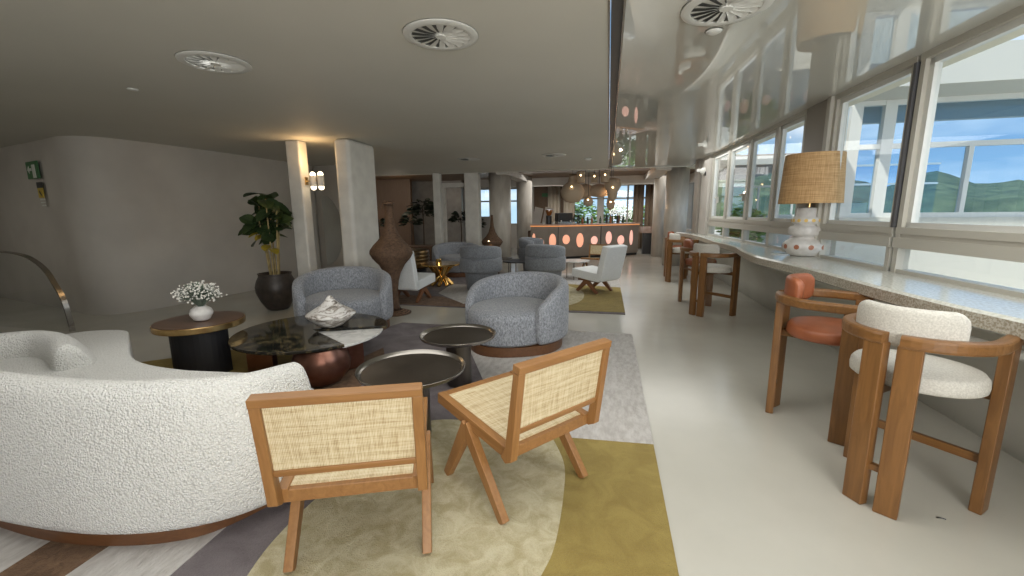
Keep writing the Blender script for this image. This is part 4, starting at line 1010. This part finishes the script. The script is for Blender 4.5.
# camera / spotlights at the end of the window run
t = thing('security_camera', 'white swivel spotlights fixed high at the far end of the windows', 'spotlight', (2.0, 10.2, 2.36))
m_ = M(); m_.ball((0, 0, 0), .08, 16, 10); hd_ = m_.build('head', MT['whitep'], t, smooth=True); m_ = M(); m_.ball((.06, -.07, -.06), .06, 16, 10); m_.build('lens', MT['blackp'], hd_, smooth=True); m_ = M(); m_.bar((0, 0, 0), (.08, .05, .18), .03, .03); m_.box((-.06, .02, .02), (.16, .06, .06)); m_.build('arm', MT['whitep'], t)

# ================================================================== LEFT WALL: handrail and signs
t = thing('stair_handrail', 'curved stainless steel stair handrail against the left wall', 'handrail', (-6.95, 4.05, 0))
O = Vector((6.95, -4.05, 0))
hp = spline([(-9.6, 4.05, 1.06), (-8.6, 4.05, 1.06), (-8.05, 4.05, 1.05), (-7.68, 4.05, 1.03), (-7.42, 4.05, .97), (-7.2, 4.05, .83), (-7.08, 4.05, .65), (-6.97, 4.05, .42), (-6.92, 4.05, .1), (-6.92, 4.05, 0)], 6)
m_ = M(); rs = []
for i, p in enumerate(hp):
    a = hp[max(i-1, 0)]; b = hp[min(i+1, len(hp)-1)]; tt = (b-a).normalized(); n_ = Vector((0, 1, 0)).cross(tt).normalized()
    rs.append([p+O+Vector((0, y, 0))+n_*k for y, k in ((-.03, -.008), (.03, -.008), (.03, .008), (-.03, .008))])
m_.loft(rs); m_.build('rail_band', MT['steel'], t)
m_ = M(); m_.prism([(p.x+6.95, p.z) for p in hp if p.z > 0]+[(.02, 0), (-2.65, 0)], -.005, .005, Matrix(((1, 0, 0, 0), (0, 0, -1, 0), (0, 1, 0, 0), (0, 0, 0, 1))))
m_.build('glass_guard', MT['glass'], t)
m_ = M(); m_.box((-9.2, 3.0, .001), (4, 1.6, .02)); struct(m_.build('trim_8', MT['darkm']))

# signs lie on the wall piece running from (-7.45,4.36) to (-9.2,4.86)
sd = Vector((-9.2+8.0, 4.86-4.55, 0)).normalized(); sn = Vector((-sd.y, sd.x, 0))
if sn.y > 0: sn = -sn
def signframe(p, label, name, cat):
    t = thing(name, label, cat, p, math.atan2(-sd.y, -sd.x)); return t
t = signframe((-8.75, 5.02, 2.22), 'green emergency exit sign with running figure and arrow on the left wall', 'exit_sign', 'sign')
m_ = M(); m_.box((0, 0, 0), (.46, .012, .26)); pn_ = m_.build('panel', MT['green'], t)
m_ = M(); m_.box((.06, -.008, -.02), (.12, .004, .2)); m_.prism([(-.19, .01), (-.12, .07), (-.12, .03), (-.03, .03), (-.03, -.01), (-.12, -.01), (-.12, -.05)], .006, .010, Matrix(((1, 0, 0, 0), (0, 0, -1, 0), (0, 1, 0, 0), (0, 0, 0, 1)))); m_.build('pictogram', MT['signw'], pn_)
t = signframe((-8.62, 4.99, 1.87), 'black and yellow warning notice with white text below the green sign', 'warning_sign', 'sign')
m_ = M(); m_.box((0, 0, .12), (.20, .01, .09)); m_.build('header', MT['blackp'], t)
m_ = M(); m_.box((0, 0, 0), (.20, .01, .15)); pn_ = m_.build('panel', MT['yellow'], t)
m_ = M(); m_.add([(-.05, -.007, .02), (-.03, -.007, .045), (.02, -.007, .01), (.06, -.007, -.04), (.02, -.007, -.045), (-.02, -.007, -.01)], [(0, 1, 2, 3, 4, 5)]); m_.build('pictogram', MT['blackp'], pn_)
m_ = M(); m_.box((0.02, 0, -.10), (.18, .008, .025)); m_.box((.02, 0, -.145), (.17, .008, .02)); m_.box((.03, 0, -.19), (.14, .008, .02)); m_.build('text_strips', MT['signw'], t)

# small crumb on the floor in front of the near stool
m_ = M(); m_.tube([(-.015, 0, .003), (0, .004, .004), (.02, -.004, .003)], .003, 5); tag(m_.build('dark_crumb', MT['blackp'], loc=(1.64, 2.27, 0)), 'tiny dark crumb on the floor by the nearest stool', 'crumb')
